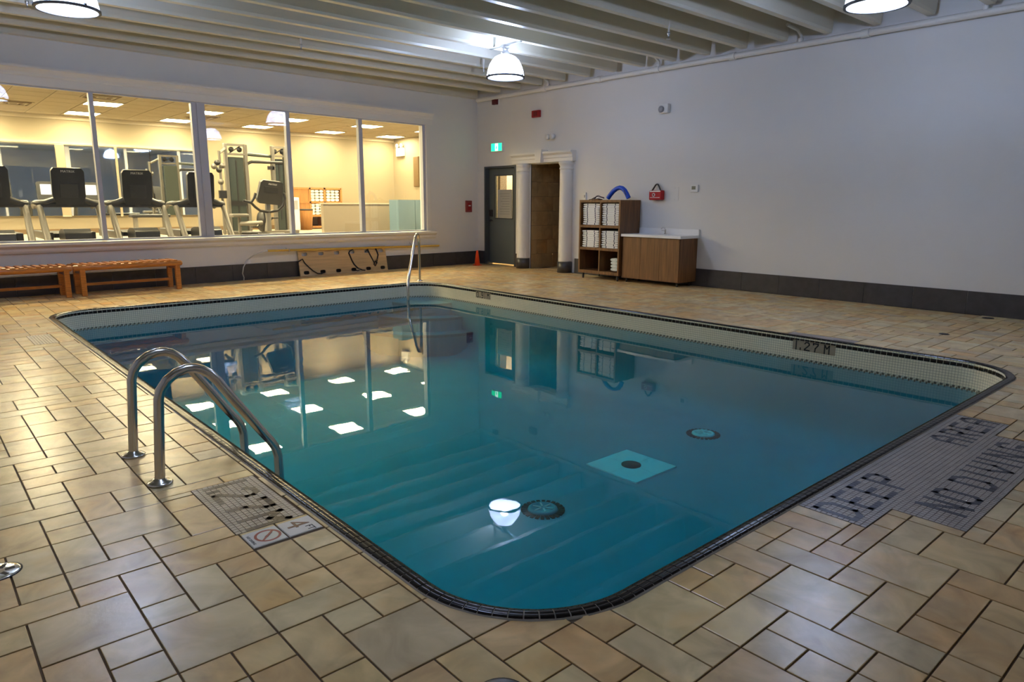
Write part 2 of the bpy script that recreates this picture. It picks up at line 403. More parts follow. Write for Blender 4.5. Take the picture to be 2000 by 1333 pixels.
TR = [(0,12,2,2),(1,14,1,1),(2,13,1,2),(2,12,1,1),(3,12,1,2),(2,10,2,2),(3,14,2,2),(4,13,1,1),(4,11,1,2),(4,10,2,1),(5,12,1,2),(5,11,1,1),
 (1,11,1,1),(0,10,1,2),(1,10,1,1),(1,15,2,1),(0,15,1,1),(-1,14,2,1),(1,16,1,2),(2,16,1,1),(3,16,1,1),(2,17,2,2),(0,16,1,2),(-1,18,2,2),
 (1,18,1,1),(1,19,1,1),(0,20,2,1),(-1,15,1,2),(-1,13,1,1),(-1,11,1,2),(2,19,1,2),(3,20,1,1),(3,19,1,1),(2,21,2,2),(4,19,2,1),(4,18,1,1),
 (4,16,1,2),(4,20,1,2),(4,22,1,1),(4,24,2,1),(4,23,1,1),(5,22,1,2),(5,20,2,2),(6,19,1,1),(6,22,1,1),(6,23,1,1),(6,24,1,2),(3,25,2,2),
 (3,27,1,2),(4,28,1,2),(5,28,1,2),(4,27,2,1),(5,25,1,2),(3,23,1,2),(1,24,1,1),(2,24,1,1),(1,23,2,1),(1,22,1,1),(1,21,1,1),(0,26,2,1),(1,25,2,1),
 (1,27,1,2),(2,26,1,1),(2,27,1,2),(2,29,2,2),(0,24,1,2),(0,22,1,2),(6,13,1,1),(6,12,1,1),(6,10,1,2),(6,9,1,1),(4,8,1,2),(5,9,1,1),
 (5,7,2,2),(3,9,1,1),(3,7,1,2),(4,6,1,2),(7,7,1,2),(7,6,2,1),(6,5,1,2),(5,5,1,2),(7,5,1,1),(8,4,1,2),(9,5,1,1),(9,3,1,2),(10,4,2,2),(10,3,1,1),
 (11,3,2,1),(12,4,2,1),(12,5,1,1),(13,5,1,1),(14,4,1,2),(15,5,1,1),(15,3,1,2),(13,2,2,2),(16,4,1,1),(16,3,1,1),(17,4,1,2),(17,3,2,1),(19,3,1,1),
 (18,2,2,1),(16,1,2,2),(15,2,1,1),(14,1,2,1),(13,0,1,2),(12,1,1,2),(14,0,1,1),(15,0,2,1),(17,-1,1,2),(18,0,2,2),(16,-1,1,1),(14,-1,2,1),
 (12,0,1,1),(11,0,1,1),(11,1,1,1),(11,2,1,1),(9,1,2,2),(8,3,1,1),(7,4,1,1)]
occ = set(); tiles = []
def put(i, j, a, b):
    for p in range(a):
        for q in range(b): occ.add((i+p, j+q))
    tiles.append((i, j, a, b))
for t in TR:
    if not any((t[0]+p, t[1]+q) in occ for p in range(t[2]) for q in range(t[3])): put(*t)
for j in range(-19, 84):
    for i in range(-13, 84):
        if i > 66 and not (62 <= j): continue
        if (i, j) in occ: continue
        cx, cy = GX+(i+.5)*UX, GY+(j+.5)*UY
        if in_pool(cx, cy, .25): continue
        ch = [((2,2),.24),((2,1),.28),((1,2),.30),((1,1),.18)]
        rnd.shuffle(ch); ch.sort(key=lambda c: -rnd.random()*c[1])
        for (a, b), _ in ch:
            if not any((i+p, j+q) in occ for p in range(a) for q in range(b)):
                put(i, j, a, b); break
# mosaics let into the deck: (x0, x1, y0, y1)
MOS = [(.903, 1.203, 2.752, 3.345), (2.953, 5.113, 1.066, 1.37), (3.235, 4.803, .772, 1.066), (.872, 1.075, 7.95, 8.55), (7.02, 7.20, 2.85, 3.55)]
SIGNT = [(5, 14), (6, 14)]
def sub(rects, h):
    out = []
    for (a, b, c, d) in rects:
        if h[0] >= b or h[1] <= a or h[2] >= d or h[3] <= c: out.append((a, b, c, d)); continue
        if h[2]-c > .02: out.append((a, b, c, h[2]))
        if d-h[3] > .02: out.append((a, b, h[3], d))
        c2, d2 = max(c, h[2]), min(d, h[3])
        if h[0]-a > .02: out.append((a, h[0], c2, d2))
        if b-h[1] > .02: out.append((h[1], b, c2, d2))
    return out
G = .0034
polys = []
for (i, j, a, b) in tiles:
    if (i, j) in SIGNT: continue
    r = (GX+i*UX, GX+(i+a)*UX, GY+j*UY, GY+(j+b)*UY)
    if r[0] > XW-.1 and not (9.95 < (r[2]+r[3])/2 < 10.95 or (r[2]+r[3])/2 > 11.4): continue
    ymax = 12.234+SL*r[0] if r[0] < XW else 13.3
    rs = [(max(r[0], XL), min(r[1], XW if not (9.95 < (r[2]+r[3])/2 < 10.95 or (r[2]+r[3])/2 > 11.4) else 12.9), max(r[2], YN), min(r[3], ymax))]
    for h in MOS: rs = sub(rs, h)
    for (x0, x1, y0, y1) in rs:
        x0 += G; x1 -= G; y0 += G; y1 -= G
        if x1-x0 < .012 or y1-y0 < .012: continue
        cs = [(x0, y0), (x1, y0), (x1, y1), (x0, y1)]
        ins = [in_pool(*c, -.006) for c in cs]
        near = PX0-.4 < x0 < PX1+.4 and PY0-.4 < y0 < PY1+.4
        if all(ins): continue
        if not any(ins) and not (near and any(in_pool(x0+(x1-x0)*k/6, y, -.006) for k in range(7) for y in (y0, y1)) or near and any(in_pool(x, y0+(y1-y0)*k/6, -.006) for k in range(7) for x in (x0, x1))):
            polys.append(cs); continue
        P = []
        for k in range(4):
            p, q = cs[k], cs[(k+1)%4]
            for t in range(24):
                P.append((p[0]+(q[0]-p[0])*t/24, p[1]+(q[1]-p[1])*t/24))
        Q = []
        for p in P:
            if in_pool(*p, -.006):
                e = to_edge(*p); n = (p[0]-e[0], p[1]-e[1]); l = math.hypot(*n) or 1
                p = (e[0]-n[0]/l*.006, e[1]-n[1]/l*.006)
            if not Q or math.hypot(p[0]-Q[-1][0], p[1]-Q[-1][1]) > .002: Q.append(p)
        # drop collinear points
        Z = []
        for k in range(len(Q)):
            a_, b_, c_ = Q[k-1], Q[k], Q[(k+1) % len(Q)]
            if abs((b_[0]-a_[0])*(c_[1]-b_[1])-(b_[1]-a_[1])*(c_[0]-b_[0])) > 1e-6: Z.append(b_)
        ar = abs(sum(Z[k-1][0]*Z[k][1]-Z[k][0]*Z[k-1][1] for k in range(len(Z))))/2 if len(Z) > 2 else 0
        if ar > 4e-4: polys.append(Z)
def proj_area(P):
    c = Vector((sum(p[0] for p in P)/len(P), sum(p[1] for p in P)/len(P), -CAM_H))
    w_ = c.dot(F_)
    if w_ < .4: return 0
    px, py = 1000+F_PX*c.dot(R_)/w_, 666+F_PX*c.dot(D_)/w_
    if not (-60 < px < 2060 and -20 < py < 1400): return 0
    ar = abs(sum(P[k-1][0]*P[k][1]-P[k][0]*P[k-1][1] for k in range(len(P))))/2
    return ar/w_**3
polys.sort(key=lambda P: -proj_area(P))
def tile_mesh(mb, P, z):
    n = len(P); ch = .0022
    cx, cy = sum(p[0] for p in P)/n, sum(p[1] for p in P)/n
    ins = [(p[0]+(cx-p[0])*min(.3, ch/max(1e-4, math.hypot(cx-p[0], cy-p[1]))), p[1]+(cy-p[1])*min(.3, ch/max(1e-4, math.hypot(cx-p[0], cy-p[1])))) for p in P]
    vs = [(*p, -.006) for p in P]+[(*p, z-.0012) for p in P]+[(*p, z) for p in ins]
    fs = [(k, (k+1)%n, n+(k+1)%n, n+k) for k in range(n)]+[(n+k, n+(k+1)%n, 2*n+(k+1)%n, 2*n+k) for k in range(n)]+[tuple(range(2*n, 3*n))]
    mb.add(vs, fs)
far = MB()
for k, P in enumerate(polys):
    ar2 = sum(P[q-1][0]*P[q][1]-P[q][0]*P[q-1][1] for q in range(len(P)))
    if ar2 < 0: P = P[::-1]
    z = rnd.uniform(-.0006, .0006)
    if k < 296:
        b = MB(); tile_mesh(b, P, z)
        c = (sum(p[0] for p in P)/len(P), sum(p[1] for p in P)/len(P), 0)
        b.build('floor_tile', M_tile, FLOOR, origin=c)
    else: tile_mesh(far, P, z)
far.build('floor_tile_field', M_tile, FLOOR, kind='stuff')

# ------------------------------------------------------------------ walls
wb = grid_wall([XL, -.62, 8.66, UC], [0, .775, 2.985, ZD], [(-.62, 8.66, .775, 2.985)], 0, .22)
wall_back = wb.build('wall_back', M_wall, xf=MUZ, kind='structure')
wr = grid_wall([YN-.2, 9.98, 10.93, 11.43, 12.46, 13.4], [0, 2.165, ZD], [(9.98, 10.93, 0, 2.165), (11.43, 12.46, 0, 2.165)], 0, .2)
wall_right = wr.build('wall_right', M_wall, xf=MYZ, kind='structure')
MB().box((XL-.2, YN-.2, 0), (XL, 12.3, ZD)).build('wall_left', M_wall, kind='structure')
MB().box((XL, YN-.2, 0), (XW, YN, ZD)).build('wall_near', M_wall, kind='structure')
ceiling = MB().box((XL-.2, YN-.2, ZD), (XW+.2, 13.0, ZD+.15)).build('ceiling', M_ceil, kind='structure')
# roof joists: tapered stems running parallel to the window wall
jp = [(-.085, 4.2), (-.055, 3.70), (-.045, 3.665), (.045, 3.665), (.055, 3.70), (.085, 4.2)]
yj = 11.78
while yj > YN+.2:
    b = MB(); n = len(jp)
    vs = [(XL, yj+p[0], p[1]) for p in jp]+[(XW-.16, yj+p[0], p[1]) for p in jp]
    b.add(vs, [(k, (k+1)%n, n+(k+1)%n, n+k) for k in range(n)]+[tuple(range(n))[::-1], tuple(range(n, 2*n))])
    b.build('joist', M_joist, ceiling, origin=(4, yj, 3.9)); yj -= .637
MB().box((XL, -.13, 3.63), (UC-.1, 0, ZD)).build('joist', M_joist, ceiling, xf=MW, origin=(4, 12.4, 3.9))

# skirting tiles
def skirting(name, u0, u1, seam, z1, xf, gaps=(), pitch=.633):
    g = MB().box((u0, .0, -.004), (u1, -.006, 0.003)).build(name, M_groutd, xf=xf, kind='structure')
    k = math.floor((u0-seam)/pitch); 
    while seam+k*pitch < u1:
        a, b_ = max(u0, seam+k*pitch), min(u1, seam+(k+1)*pitch); k += 1
        cuts = [(a, b_)]
        for ga, gb in gaps:
            nc = []
            for (p, q) in cuts:
                if gb <= p or ga >= q: nc.append((p, q)); continue
                if ga > p: nc.append((p, ga))
                if gb < q: nc.append((gb, q))
            cuts = nc
        for (p, q) in cuts:
            if q-p < .03: continue
            MB().box((p+.002, -.014, 0), (q-.002, -.001, z1)).build('tile', M_base, g, xf=xf, bevel=.002)
    return g
skirting('baseboard_back', XL, UC-.015, 3.741, .285, MW)
MR = Matrix(((0, 1, 0, XW), (1, 0, 0, 0), (0, 0, 1, 0), (0, 0, 0, 1)))   # (y, depth, z)
skirting('baseboard_right', YN, 12.69, 5.92, .292, MR, gaps=((9.62, 11.30), (11.41, 12.47)))

# ------------------------------------------------------------------ gym window: casing, frames, panes
def extrude(prof, u0, u1):
    b = MB(); n = len(prof)
    b.add([(u0, *p) for p in prof]+[(u1, *p) for p in prof], [(k, (k+1)%n, n+(k+1)%n, n+k) for k in range(n)]+[tuple(range(n))[::-1], tuple(range(n, 2*n))])
    return b
extrude([(0,2.985),(-.03,2.985),(-.03,3.10),(-.045,3.115),(-.05,3.15),(-.085,3.195),(-.10,3.205),(-.10,3.235),(0,3.235)], -.9, 8.84).build('trim_1', M_trim, xf=MW, kind='structure')
extrude([(0,.62),(-.035,.62),(-.05,.65),(-.055,.685),(-.085,.71),(-.105,.725),(-.105,.765),(-.06,.775),(0,.775)], -.9, 8.86).build('trim_2', M_trim, xf=MW, kind='structure')
b = MB(); b.box((8.66, -.03, .775), (8.75, 0, 2.985)); b.build('trim_3', M_trim, xf=MW, kind='structure', bevel=.006)
b = MB(); b.box((8.75, -.016, .775), (8.785, 0, 2.985)); b.build('trim_4', M_trim, xf=MW, kind='structure', bevel=.006)
cells = [(-.58, .86), (1.06, 2.42), (2.48, 3.90), (4.12, 5.545), (5.62, 7.055), (7.14, 8.60)]
bars = [(-.62, -.58), (.86, 1.06), (2.42, 2.48), (3.90, 4.12), (5.545, 5.62), (7.055, 7.14), (8.60, 8.66)]
for k, (u0, u1) in enumerate(cells):
    l = bars[k]; r = bars[k+1]
    la = l[0] if k == 0 else (l[0]+l[1])/2; ra = r[1] if k == 5 else (r[0]+r[1])/2
    z0, z1 = .775, 2.985
    fr_ = grid_wall([la, u0, u1, ra], [z0, .80, 2.965, z1], [(u0, u1, .80, 2.965)], .015, .10)
    wn = fr_.build('window_%d' % (k+1), M_alumw, xf=MUZ, kind='structure')
    dv = (u1-u0)/2*(SL+.010)
    MB().add_pane(u0-.005, u1+.005, .055+dv, .055-dv, .795, 2.97).build('pane', M_glass, wn, xf=MW)
    if r[1]-r[0] > .15:      # raised cover strip of the double mullion
        MB().box((ra-.025, .0, .80), (ra, .015, 2.965)).build('cover_strip', M_alumw, wn, xf=MW)

# ------------------------------------------------------------------ pool shell, coping, steps, water
pool = thing('swimming_pool', 'rounded rectangular indoor pool with cream tile band and black tile edge', 'swimming pool', (4.1, 5.8, 0))
ZW, ZF = -.215, -1.07
def pool_wall(z0, z1, d, m, name):
    pts = outline(d); n = len(pts); b = MB(); s = 0; us = []
    for k in range(n+1):
        p = pts[k % n]
        if k: q = pts[k-1]; s += math.hypot(p[0]-q[0], p[1]-q[1])
        us.append(s)
    vs = [(*pts[k % n], z0) for k in range(n+1)]+[(*pts[k % n], z1) for k in range(n+1)]
    b.add(vs, [(k+1, k, n+1+k, n+2+k) for k in range(n)], True)
    o = b.build(name, m, pool)
    uv = o.data.uv_layers.new(name='UVMap')
    for lp in o.data.loops:
        v = lp.vertex_index; kk = v % (n+1)
        uv.data[lp.index].uv = (us[kk], (z0, z1)[v//(n+1)])
    return o
lab(pool_wall(-.245, .0, .064, M_band, 'tile_band'), 'cream mosaic band at the waterline')
RC = .42
b = MB(); rows = [(.064, -.245)]+[(.064+RC*(1-math.cos(a*PI/2)), ZF+RC*(1-math.sin(a*PI/2))) for a in [k/7 for k in range(8)]]
loops = [[(*p, z) for p in outline(d_)] for d_, z in rows]; n = len(loops[0])
b.add([p for L_ in loops for p in L_], [(r*n+k, r*n+(k+1)%n, (r+1)*n+(k+1)%n, (r+1)*n+k) for r in range(len(rows)-1) for k in range(n)]+[tuple(range((len(rows)-1)*n, len(rows)*n))], True)
b.f = [f[::1] for f in b.f]; b.build('plaster_shell', M_pool, pool)
# grout bed under the coping
b = MB(); prof0 = [(-.008, -.004), (-.004, .002), (.009, .0075), (.034, .0075), (.049, .001), (.060, -.013), (.064, -.05)]
NS = 220
ring = [[(*at_perim(PERIM*k/NS, d), z) for d, z in prof0] for k in range(NS)]
m_ = len(prof0)
b.add([p for rg in ring for p in rg], [(k*m_+i, ((k+1)%NS)*m_+i, ((k+1)%NS)*m_+i+1, k*m_+i+1) for k in range(NS) for i in range(m_-1)], True)
b.build('coping_bed', M_groutl, pool)
prof = [(.0, -.004), (.001, .004), (.006, .0095), (.020, .0105), (.022, .009), (.024, .0105), (.037, .0100), (.051, .0045), (.061, -.008), (.0662, -.022), (.0665, -.048)]
NT = int(PERIM/.0535); step = PERIM/NT
copes = []
for k in range(NT):
    s0, s1 = k*step+.0024, (k+1)*step-.0024
    rows = [[(*at_perim(s0+(s1-s0)*t/2, d), z) for d, z in prof] for t in range(3)]
    c = Vector(rows[1][5])
    q = c-Vector((0, 0, CAM_H)); w_ = q.dot(F_)
    copes.append((q.length if w_ > .3 else 99, k, rows, c))
copes.sort(key=lambda c: c[0])
def cope_mesh(b, rows):
    n = len(prof); vs = [p for r in rows for p in r]
    b.add(vs, [(t*n+i, (t+1)*n+i, (t+1)*n+i+1, t*n+i+1) for t in range(2) for i in range(n-1)], True)
    b.add([r for r in rows[0]], [tuple(range(n))]); b.add([r for r in rows[2]], [tuple(range(n))[::-1]])
fb = MB()
for q, (dist, k, rows, c) in enumerate(copes):
    if q < 170:
        b = MB(); cope_mesh(b, rows); b.build('coping_tile', M_cope, pool, origin=c)
    else: cope_mesh(fb, rows)
fb.build('coping_tile_run', M_cope, pool, kind='stuff')
# dark chequer row at the waterline
b = MB(); NC = int(PERIM/.05)
for k in range(NC):
    for (off, ln, z) in ((0, .024, ZW-.018), (.026, .012, ZW-.030)):
        s = k*PERIM/NC+off
        A = [at_perim(s, .063), at_perim(s+ln, .063), at_perim(s+ln, .0658), at_perim(s, .0658)]
        b.prism(A, z-.011, z+.011)
lab(b.build('waterline_tiles', M_cope, pool, kind='stuff'), 'dark chequer tiles along the waterline')
# quarter-round entry steps in the far right corner
cx, cy = PX1-.064, PY1-.064
for r, z in ((.72, -.30), (1.02, -.50), (1.32, -.72)):
    P = [(cx, cy)]+[(cx-r*math.cos(PI/2*k/16), cy-r*math.sin(PI/2*k/16)) for k in range(17)]
    MB().prism(P[::-1], ZF, z).build('step', M_pool, pool, bevel=.02)
    P2 = [(cx-(r+.004)*math.cos(PI/2*k/16), cy-(r+.004)*math.sin(PI/2*k/16)) for k in range(17)]
    P3 = [(cx-(r-.05)*math.cos(PI/2*k/16), cy-(r-.05)*math.sin(PI/2*k/16)) for k in range(17)]
    MB().prism(P2+P3[::-1], z-.04, z+.003).build('step_nosing', M_stepn, pool)
# water body
b = MB(); wo = outline(.03); b.prism(wo, -1.25, ZW)
tag(b.build('pool_water', M_water, origin=(4.1, 5.8, ZW)), 'still teal water mirroring the gym windows', 'water')
# floor fittings under water
def floor_ring(x, y, label, lit):
    t = thing('pool_inlet', label, 'pool fitting', (x, y, ZF), 'round inlets on the pool floor')
    for k in range(24):
        a = 2*PI*k/24; Mx = Matrix.Translation((x, y, ZF)) @ Matrix.Rotation(a, 4, 'Z')
        MB().box((.125, -.014, .0), (.178, .014, .008), Mx).build('ring_tile', M_cope, t)
    MB().lathe([(.122, 0), (.118, .018), (.095, .026), (.09, .020), (.0, .020)], (x, y, ZF), 28).build('cover', M_drainw if lit else M_pool, t)
    for k in range(6):
        Mx = Matrix.Translation((x, y, ZF+.021)) @ Matrix.Rotation(2*PI*k/6, 4, 'Z')
        MB().box((.02, -.006, 0), (.085, .006, .006), Mx).build('spoke', M_plastic, t)
floor_ring(3.64, 3.755, 'round pool floor inlet ringed in black tile beside the lamp reflection', False)
floor_ring(6.243, 3.985, 'round pool floor inlet ringed in black tile, farther from the near corner', True)
t = thing('main_drain', 'square white drain plate with black round grate on pool floor', 'drain', (4.93, 3.9, ZF))
for sx in (-1, 1):
    for sy in (-1, 1):
        MB().box((4.93+min(0, sx*.30)+.002, 3.9+min(0, sy*.30)+.002, ZF), (4.93+max(0, sx*.30)-.002, 3.9+max(0, sy*.30)-.002, ZF+.012)).build('plate', M_drainw, t)
b = MB(); b.lathe([(.092, .0), (.092, .02), (.0, .026)], (4.93, 3.9, ZF), 28)
lab(b.build('grate', M_blackm, t), 'black round grate')

# ------------------------------------------------------------------ mosaics with writing
STROKES = {'D': [[(.5,.5),(.5,7.5),(3,7.5),(4.5,6),(4.5,2),(3,.5),(.5,.5)]], 'E': [[(4.7,7.5),(.5,7.5),(.5,.5),(4.7,.5)], [(.5,4),(3.6,4)]],
 'P': [[(.5,.2),(.5,7.5),(3.5,7.5),(4.5,6.5),(4.5,5),(3.5,4),(.5,4)]], 'A': [[(.5,.2),(.5,6),(2,7.5),(3,7.5),(4.5,6),(4.5,.2)], [(.5,4),(4.5,4)]],
 'R': [[(.5,.2),(.5,7.5),(3.5,7.5),(4.5,6.5),(4.5,5),(3.5,4),(.5,4)], [(2.6,4),(4.5,.3)]], 'N': [[(.5,.2),(.5,7.8),(4.5,.2),(4.5,7.8)]],
 'O': [[(1.5,.5),(.5,1.5),(.5,6.5),(1.5,7.5),(3.5,7.5),(4.5,6.5),(4.5,1.5),(3.5,.5),(1.5,.5)]], 'I': [[(.5,.2),(.5,7.8)]],
 'V': [[(.5,7.8),(.5,4),(2.5,.4),(4.5,4),(4.5,7.8)]], 'G': [[(4.5,6.3),(3.5,7.5),(1.5,7.5),(.5,6.5),(.5,1.5),(1.5,.5),(4.5,.5),(4.5,3.8),(2.5,3.8)]],
 '1': [[(.5,.2),(.5,7.8)]], '2': [[(.5,6.2),(1.5,7.5),(3.5,7.5),(4.5,6.5),(4.5,5.3),(.6,1.2),(.6,.5),(4.9,.5)]], '7': [[(.3,6.4),(.3,7.5),(4.6,7.5),(4.5,6.2),(2.2,3.2),(1.9,.2)]],
 'M': [[(.5,.2),(.5,7.6),(2.5,4.6),(4.5,7.6),(4.5,.2)]], '.': [[(.5,.2),(.5,1.8)]],
 '0': [[(1.5,.5),(.5,1.5),(.5,6.5),(1.5,7.5),(3.5,7.5),(4.5,6.5),(4.5,1.5),(3.5,.5),(1.5,.5)]], '9': [[(4.5,4),(1.5,4),(.5,5),(.5,6.5),(1.5,7.5),(3.5,7.5),(4.5,6.5),(4.5,1.5),(3.5,.5),(1,.5)]]}
def mosaic(name, label, org, ux, uy, nx, ny, p, letters, mf, ml, nz=(0, 0, 1), h=.0, clip=None):
    """letters: list of (char, first column, first row)"""
    org, ux, uy, nz = map(Vector, (org, ux, uy, nz))
    t = thing(name, label, 'depth sign', org+ux*nx*p/2+uy*ny*p/2)
    A, B = MB(), MB(); g = p*.045
    for x in range(nx):
        for y in range(ny):
            if clip and clip(x, y): continue
            o = org+ux*(x*p)+uy*(y*p)
            q = [o+ux*g+uy*g, o+ux*(p-g)+uy*g, o+ux*(p-g)+uy*(p-g), o+ux*g+uy*(p-g)]
            vs = [v-nz*.004 for v in q]+[v+nz*h for v in q]
            A.add(vs, [(0,1,5,4),(1,2,6,5),(2,3,7,6),(3,0,4,7),(4,5,6,7)])
    # letters: cut dark tiles following the strokes
    for ch, c0, r0 in letters:
        for pl in STROKES[ch]:
            for (a, b) in zip(pl[:-1], pl[1:]):
                L_ = math.hypot(b[0]-a[0], b[1]-a[1]); n = max(1, round(L_)); dx, dy = (b[0]-a[0])/L_, (b[1]-a[1])/L_
                e = .5 if n > 0 else 0
                for k in range(n):
                    s0, s1 = L_*k/n, L_*(k+1)/n
                    if k == 0: s0 -= e*.9
                    if k == n-1: s1 += e*.9
                    s0 += .03; s1 -= .03; hw = .56
                    q = [(a[0]+dx*s-dy*t_*hw, a[1]+dy*s+dx*t_*hw) for s, t_ in ((s0, -1), (s1, -1), (s1, 1), (s0, 1))]
                    q = [org+ux*((c0+x)*p)+uy*((r0+y)*p) for x, y in q]; hh = h+.0005+.00008*(k % 3)
                    vs = [v-nz*.002 for v in q]+[v+nz*hh for v in q]
                    B.add(vs, [(0,1,5,4),(1,2,6,5),(2,3,7,6),(3,0,4,7),(4,5,6,7)])
    lab(A.build('field_tiles', mf, t, kind='stuff'), 'small square background tiles')
    if B.v: lab(B.build('letter_tiles', ml, t, kind='stuff'), 'dark tiles forming the letters')
    return t
P_ = .0247
# "1.27M" beside the near ladder: letters stand towards the pool (+x), text runs -y
L127 = [('1', 1, 2), ('.', 3, 2), ('2', 5, 2), ('7', 12, 2), ('M', 19, 2)]
mosaic('depth_marking', 'tan mosaic with 1.27M in brown tiles beside near pool ladder', (.903, 3.345, 0), (0, -1, 0), (1, 0, 0), 24, 12, P_, L127, M_field, M_letter, h=.0006)
LD = [('D', 1, 2), ('E', 8, 2), ('E', 15, 2), ('P', 22, 2), ('A', 60, 2), ('R', 67, 2), ('E', 74, 2), ('A', 81, 2)]
mosaic('depth_marking', 'grey mosaic strip reading DEEP AREA along the pool edge', (2.953, 1.068, 0), (1, 0, 0), (0, 1, 0), 87, 12, P_, LD, M_field2, M_navy, h=.0006)
LN = [('N', 6, 2), ('O', 13, 2), ('D', 23, 2), ('I', 31, 2), ('V', 35, 2), ('I', 42, 2), ('N', 46, 2), ('G', 54, 2)]
mosaic('depth_marking', 'grey mosaic strip reading NO DIVING behind the DEEP AREA strip', (3.235, .772, 0), (1, 0, 0), (0, 1, 0), 63, 12, P_, LN, M_field2, M_navy, h=.0006)
mosaic('depth_marking', 'plain worn mosaic patch in the deck by the far left pool corner', (.872, 7.95, 0), (1, 0, 0), (0, 1, 0), 8, 24, P_, [], M_field, M_letter, h=.0006)
mosaic('depth_marking', 'grey mosaic patch in the deck above the 1.27M pool wall marker', (7.02, 2.85, 0), (1, 0, 0), (0, 1, 0), 7, 28, P_, [('1', 1, 0)], M_field2, M_navy, h=.0006)
L127w = [('1', 3, .5), ('.', 7, .5), ('2', 11, .5), ('7', 19, .5), ('M', 29, .5)]
mosaic('depth_marking', 'grey 1.27M tile marker set in the pool wall', (PX1-.0655, 3.42, -.137), (0, -1, 0), (0, 0, 1), 39, 9, .0115, L127w, M_field, M_blackm, nz=(-1, 0, 0), h=.001)
L91w = [('0', 2, .5), ('.', 9, .5), ('9', 12, .5), ('1', 20, .5), ('M', 25, .5)]
mosaic('depth_marking', 'small dark depth marker in the pool wall near the corner steps', (PX1-.0655, 8.78, -.137), (0, -1, 0), (0, 0, 1), 33, 9, .0115, L91w, M_field, M_blackm, nz=(-1, 0, 0), h=.001)

FONTS = {}
def text(name, s, size, M, m, parent, thick=.0004):
    cu = bpy.data.curves.new('txt', 'FONT'); cu.body = s; cu.size = size; cu.extrude = thick; cu.align_x = 'CENTER'; cu.align_y = 'CENTER'; cu.resolution_u = 2
    ob = bpy.data.objects.new('txt', cu); COL.objects.link(ob)
    dg = bpy.context.evaluated_depsgraph_get(); me = bpy.data.meshes.new_from_object(ob.evaluated_get(dg))
    bpy.data.objects.remove(ob)
    o = WP[parent.name]; me.transform(Matrix.Translation(-o) @ M); me.name = name
    me.materials.clear(); me.materials.append(m)
    r = bpy.data.objects.new(name, me); COL.objects.link(r); r.parent = parent; WP[r.name] = o
    return r
def frame3(o, x, y):
    x, y = Vector(x).normalized(), Vector(y).normalized(); z = x.cross(y); o = Vector(o)
    return Matrix(((x.x, y.x, z.x, o.x), (x.y, y.y, z.y, o.y), (x.z, y.z, z.z, o.z), (0, 0, 0, 1)))
# porcelain deck signs
x0, y0 = GX+6*UX, GY+14*UY
t = thing('depth_tile', 'white deck tile with brown 4 FT beside the brown 1.27M mosaic', 'depth sign', (x0+.07, y0+.07, 0))
MB().slab((x0+.003, y0+.02, -.006), (x0+UX-.001, y0+UY+.018, .0008)).build('plate', M_sign, t)
text('numeral', '4', .135, frame3((x0+.068, y0+.110, .0010), (0, -1, 0), (1, 0, 0)), M_signbrown, t)
text('unit', 'FT', .045, frame3((x0+.105, y0+.048, .0010), (0, -1, 0), (1, 0, 0)), M_text, t)
x0 = GX+5*UX
t = thing('no_diving_tile', 'white deck tile with red circled no diving symbol', 'warning sign', (x0+.07, y0+.07, 0))
MB().slab((x0+.003, y0+.02, -.006), (x0+UX-.003, y0+UY+.018, .0008)).build('plate', M_sign, t)
b = MB(); n = 40; cc = (x0+.088, y0+.09)
vs = [(cc[0]+r*math.cos(2*PI*k/n), cc[1]+r*math.sin(2*PI*k/n), .0012) for r in (.043, .054) for k in range(n)]
b.add(vs, [(k, (k+1)%n, n+(k+1)%n, n+k) for k in range(n)]); b.build('red_ring', M_signred, t)
MB().box((-.046, -.0045, .0009), (.046, .0045, .0014), Matrix.Translation((*cc, 0)) @ Matrix.Rotation(PI/4, 4, 'Z')).build('red_bar', M_signred, t)
b = MB(); Mx = Matrix.Translation((*cc, 0)) @ Matrix.Rotation(-2.4, 4, 'Z')
b.prism([(-.03, -.004), (.012, -.007), (.03, .0), (.012, .007), (-.028, .006), (-.034, .001)], .0009, .0011, Mx); b.build('diver_symbol', M_text, t)
text('lettering', 'NO DIVING', .017, frame3((x0+.018, y0+.088, .0010), (0, -1, 0), (1, 0, 0)), M_text, t)

# floor drains
def drain(x, y, r, label, m=M_chrome):
    t = thing('floor_drain', label, 'drain', (x, y, 0))
    MB().lathe([(r+.006, -.002), (r+.006, .0012), (r, .0012)], (x, y, 0), 32).build('recess', M_blackm, t)
    MB().lathe([(r, -.001), (r, .0035), (r*.93, .005), (0, .005)], (x, y, 0), 32).build('cover', m, t)
    for k in range(6):
        a = 2*PI*k/6
        MB().box((r*.32, -r*.10, .0045), (r*.74, r*.10, .0058), Matrix.Translation((x, y, 0)) @ Matrix.Rotation(a, 4, 'Z')).build('slot', M_blackm, t)
drain(.125, 3.03, .072, 'round chrome floor drain at the left edge of the deck')
drain(1.108, 1.298, .073, 'round dark floor drain just outside near pool corner', mat('drain_dark', (.10, .09, .08), .35, .8))
drain(9.91, 2.45, .06, 'small dark floor drain near the right wall skirting', M_blackm)
drain(8.30, 2.43, .045, 'small dark floor drain between pool and right wall', M_blackm)

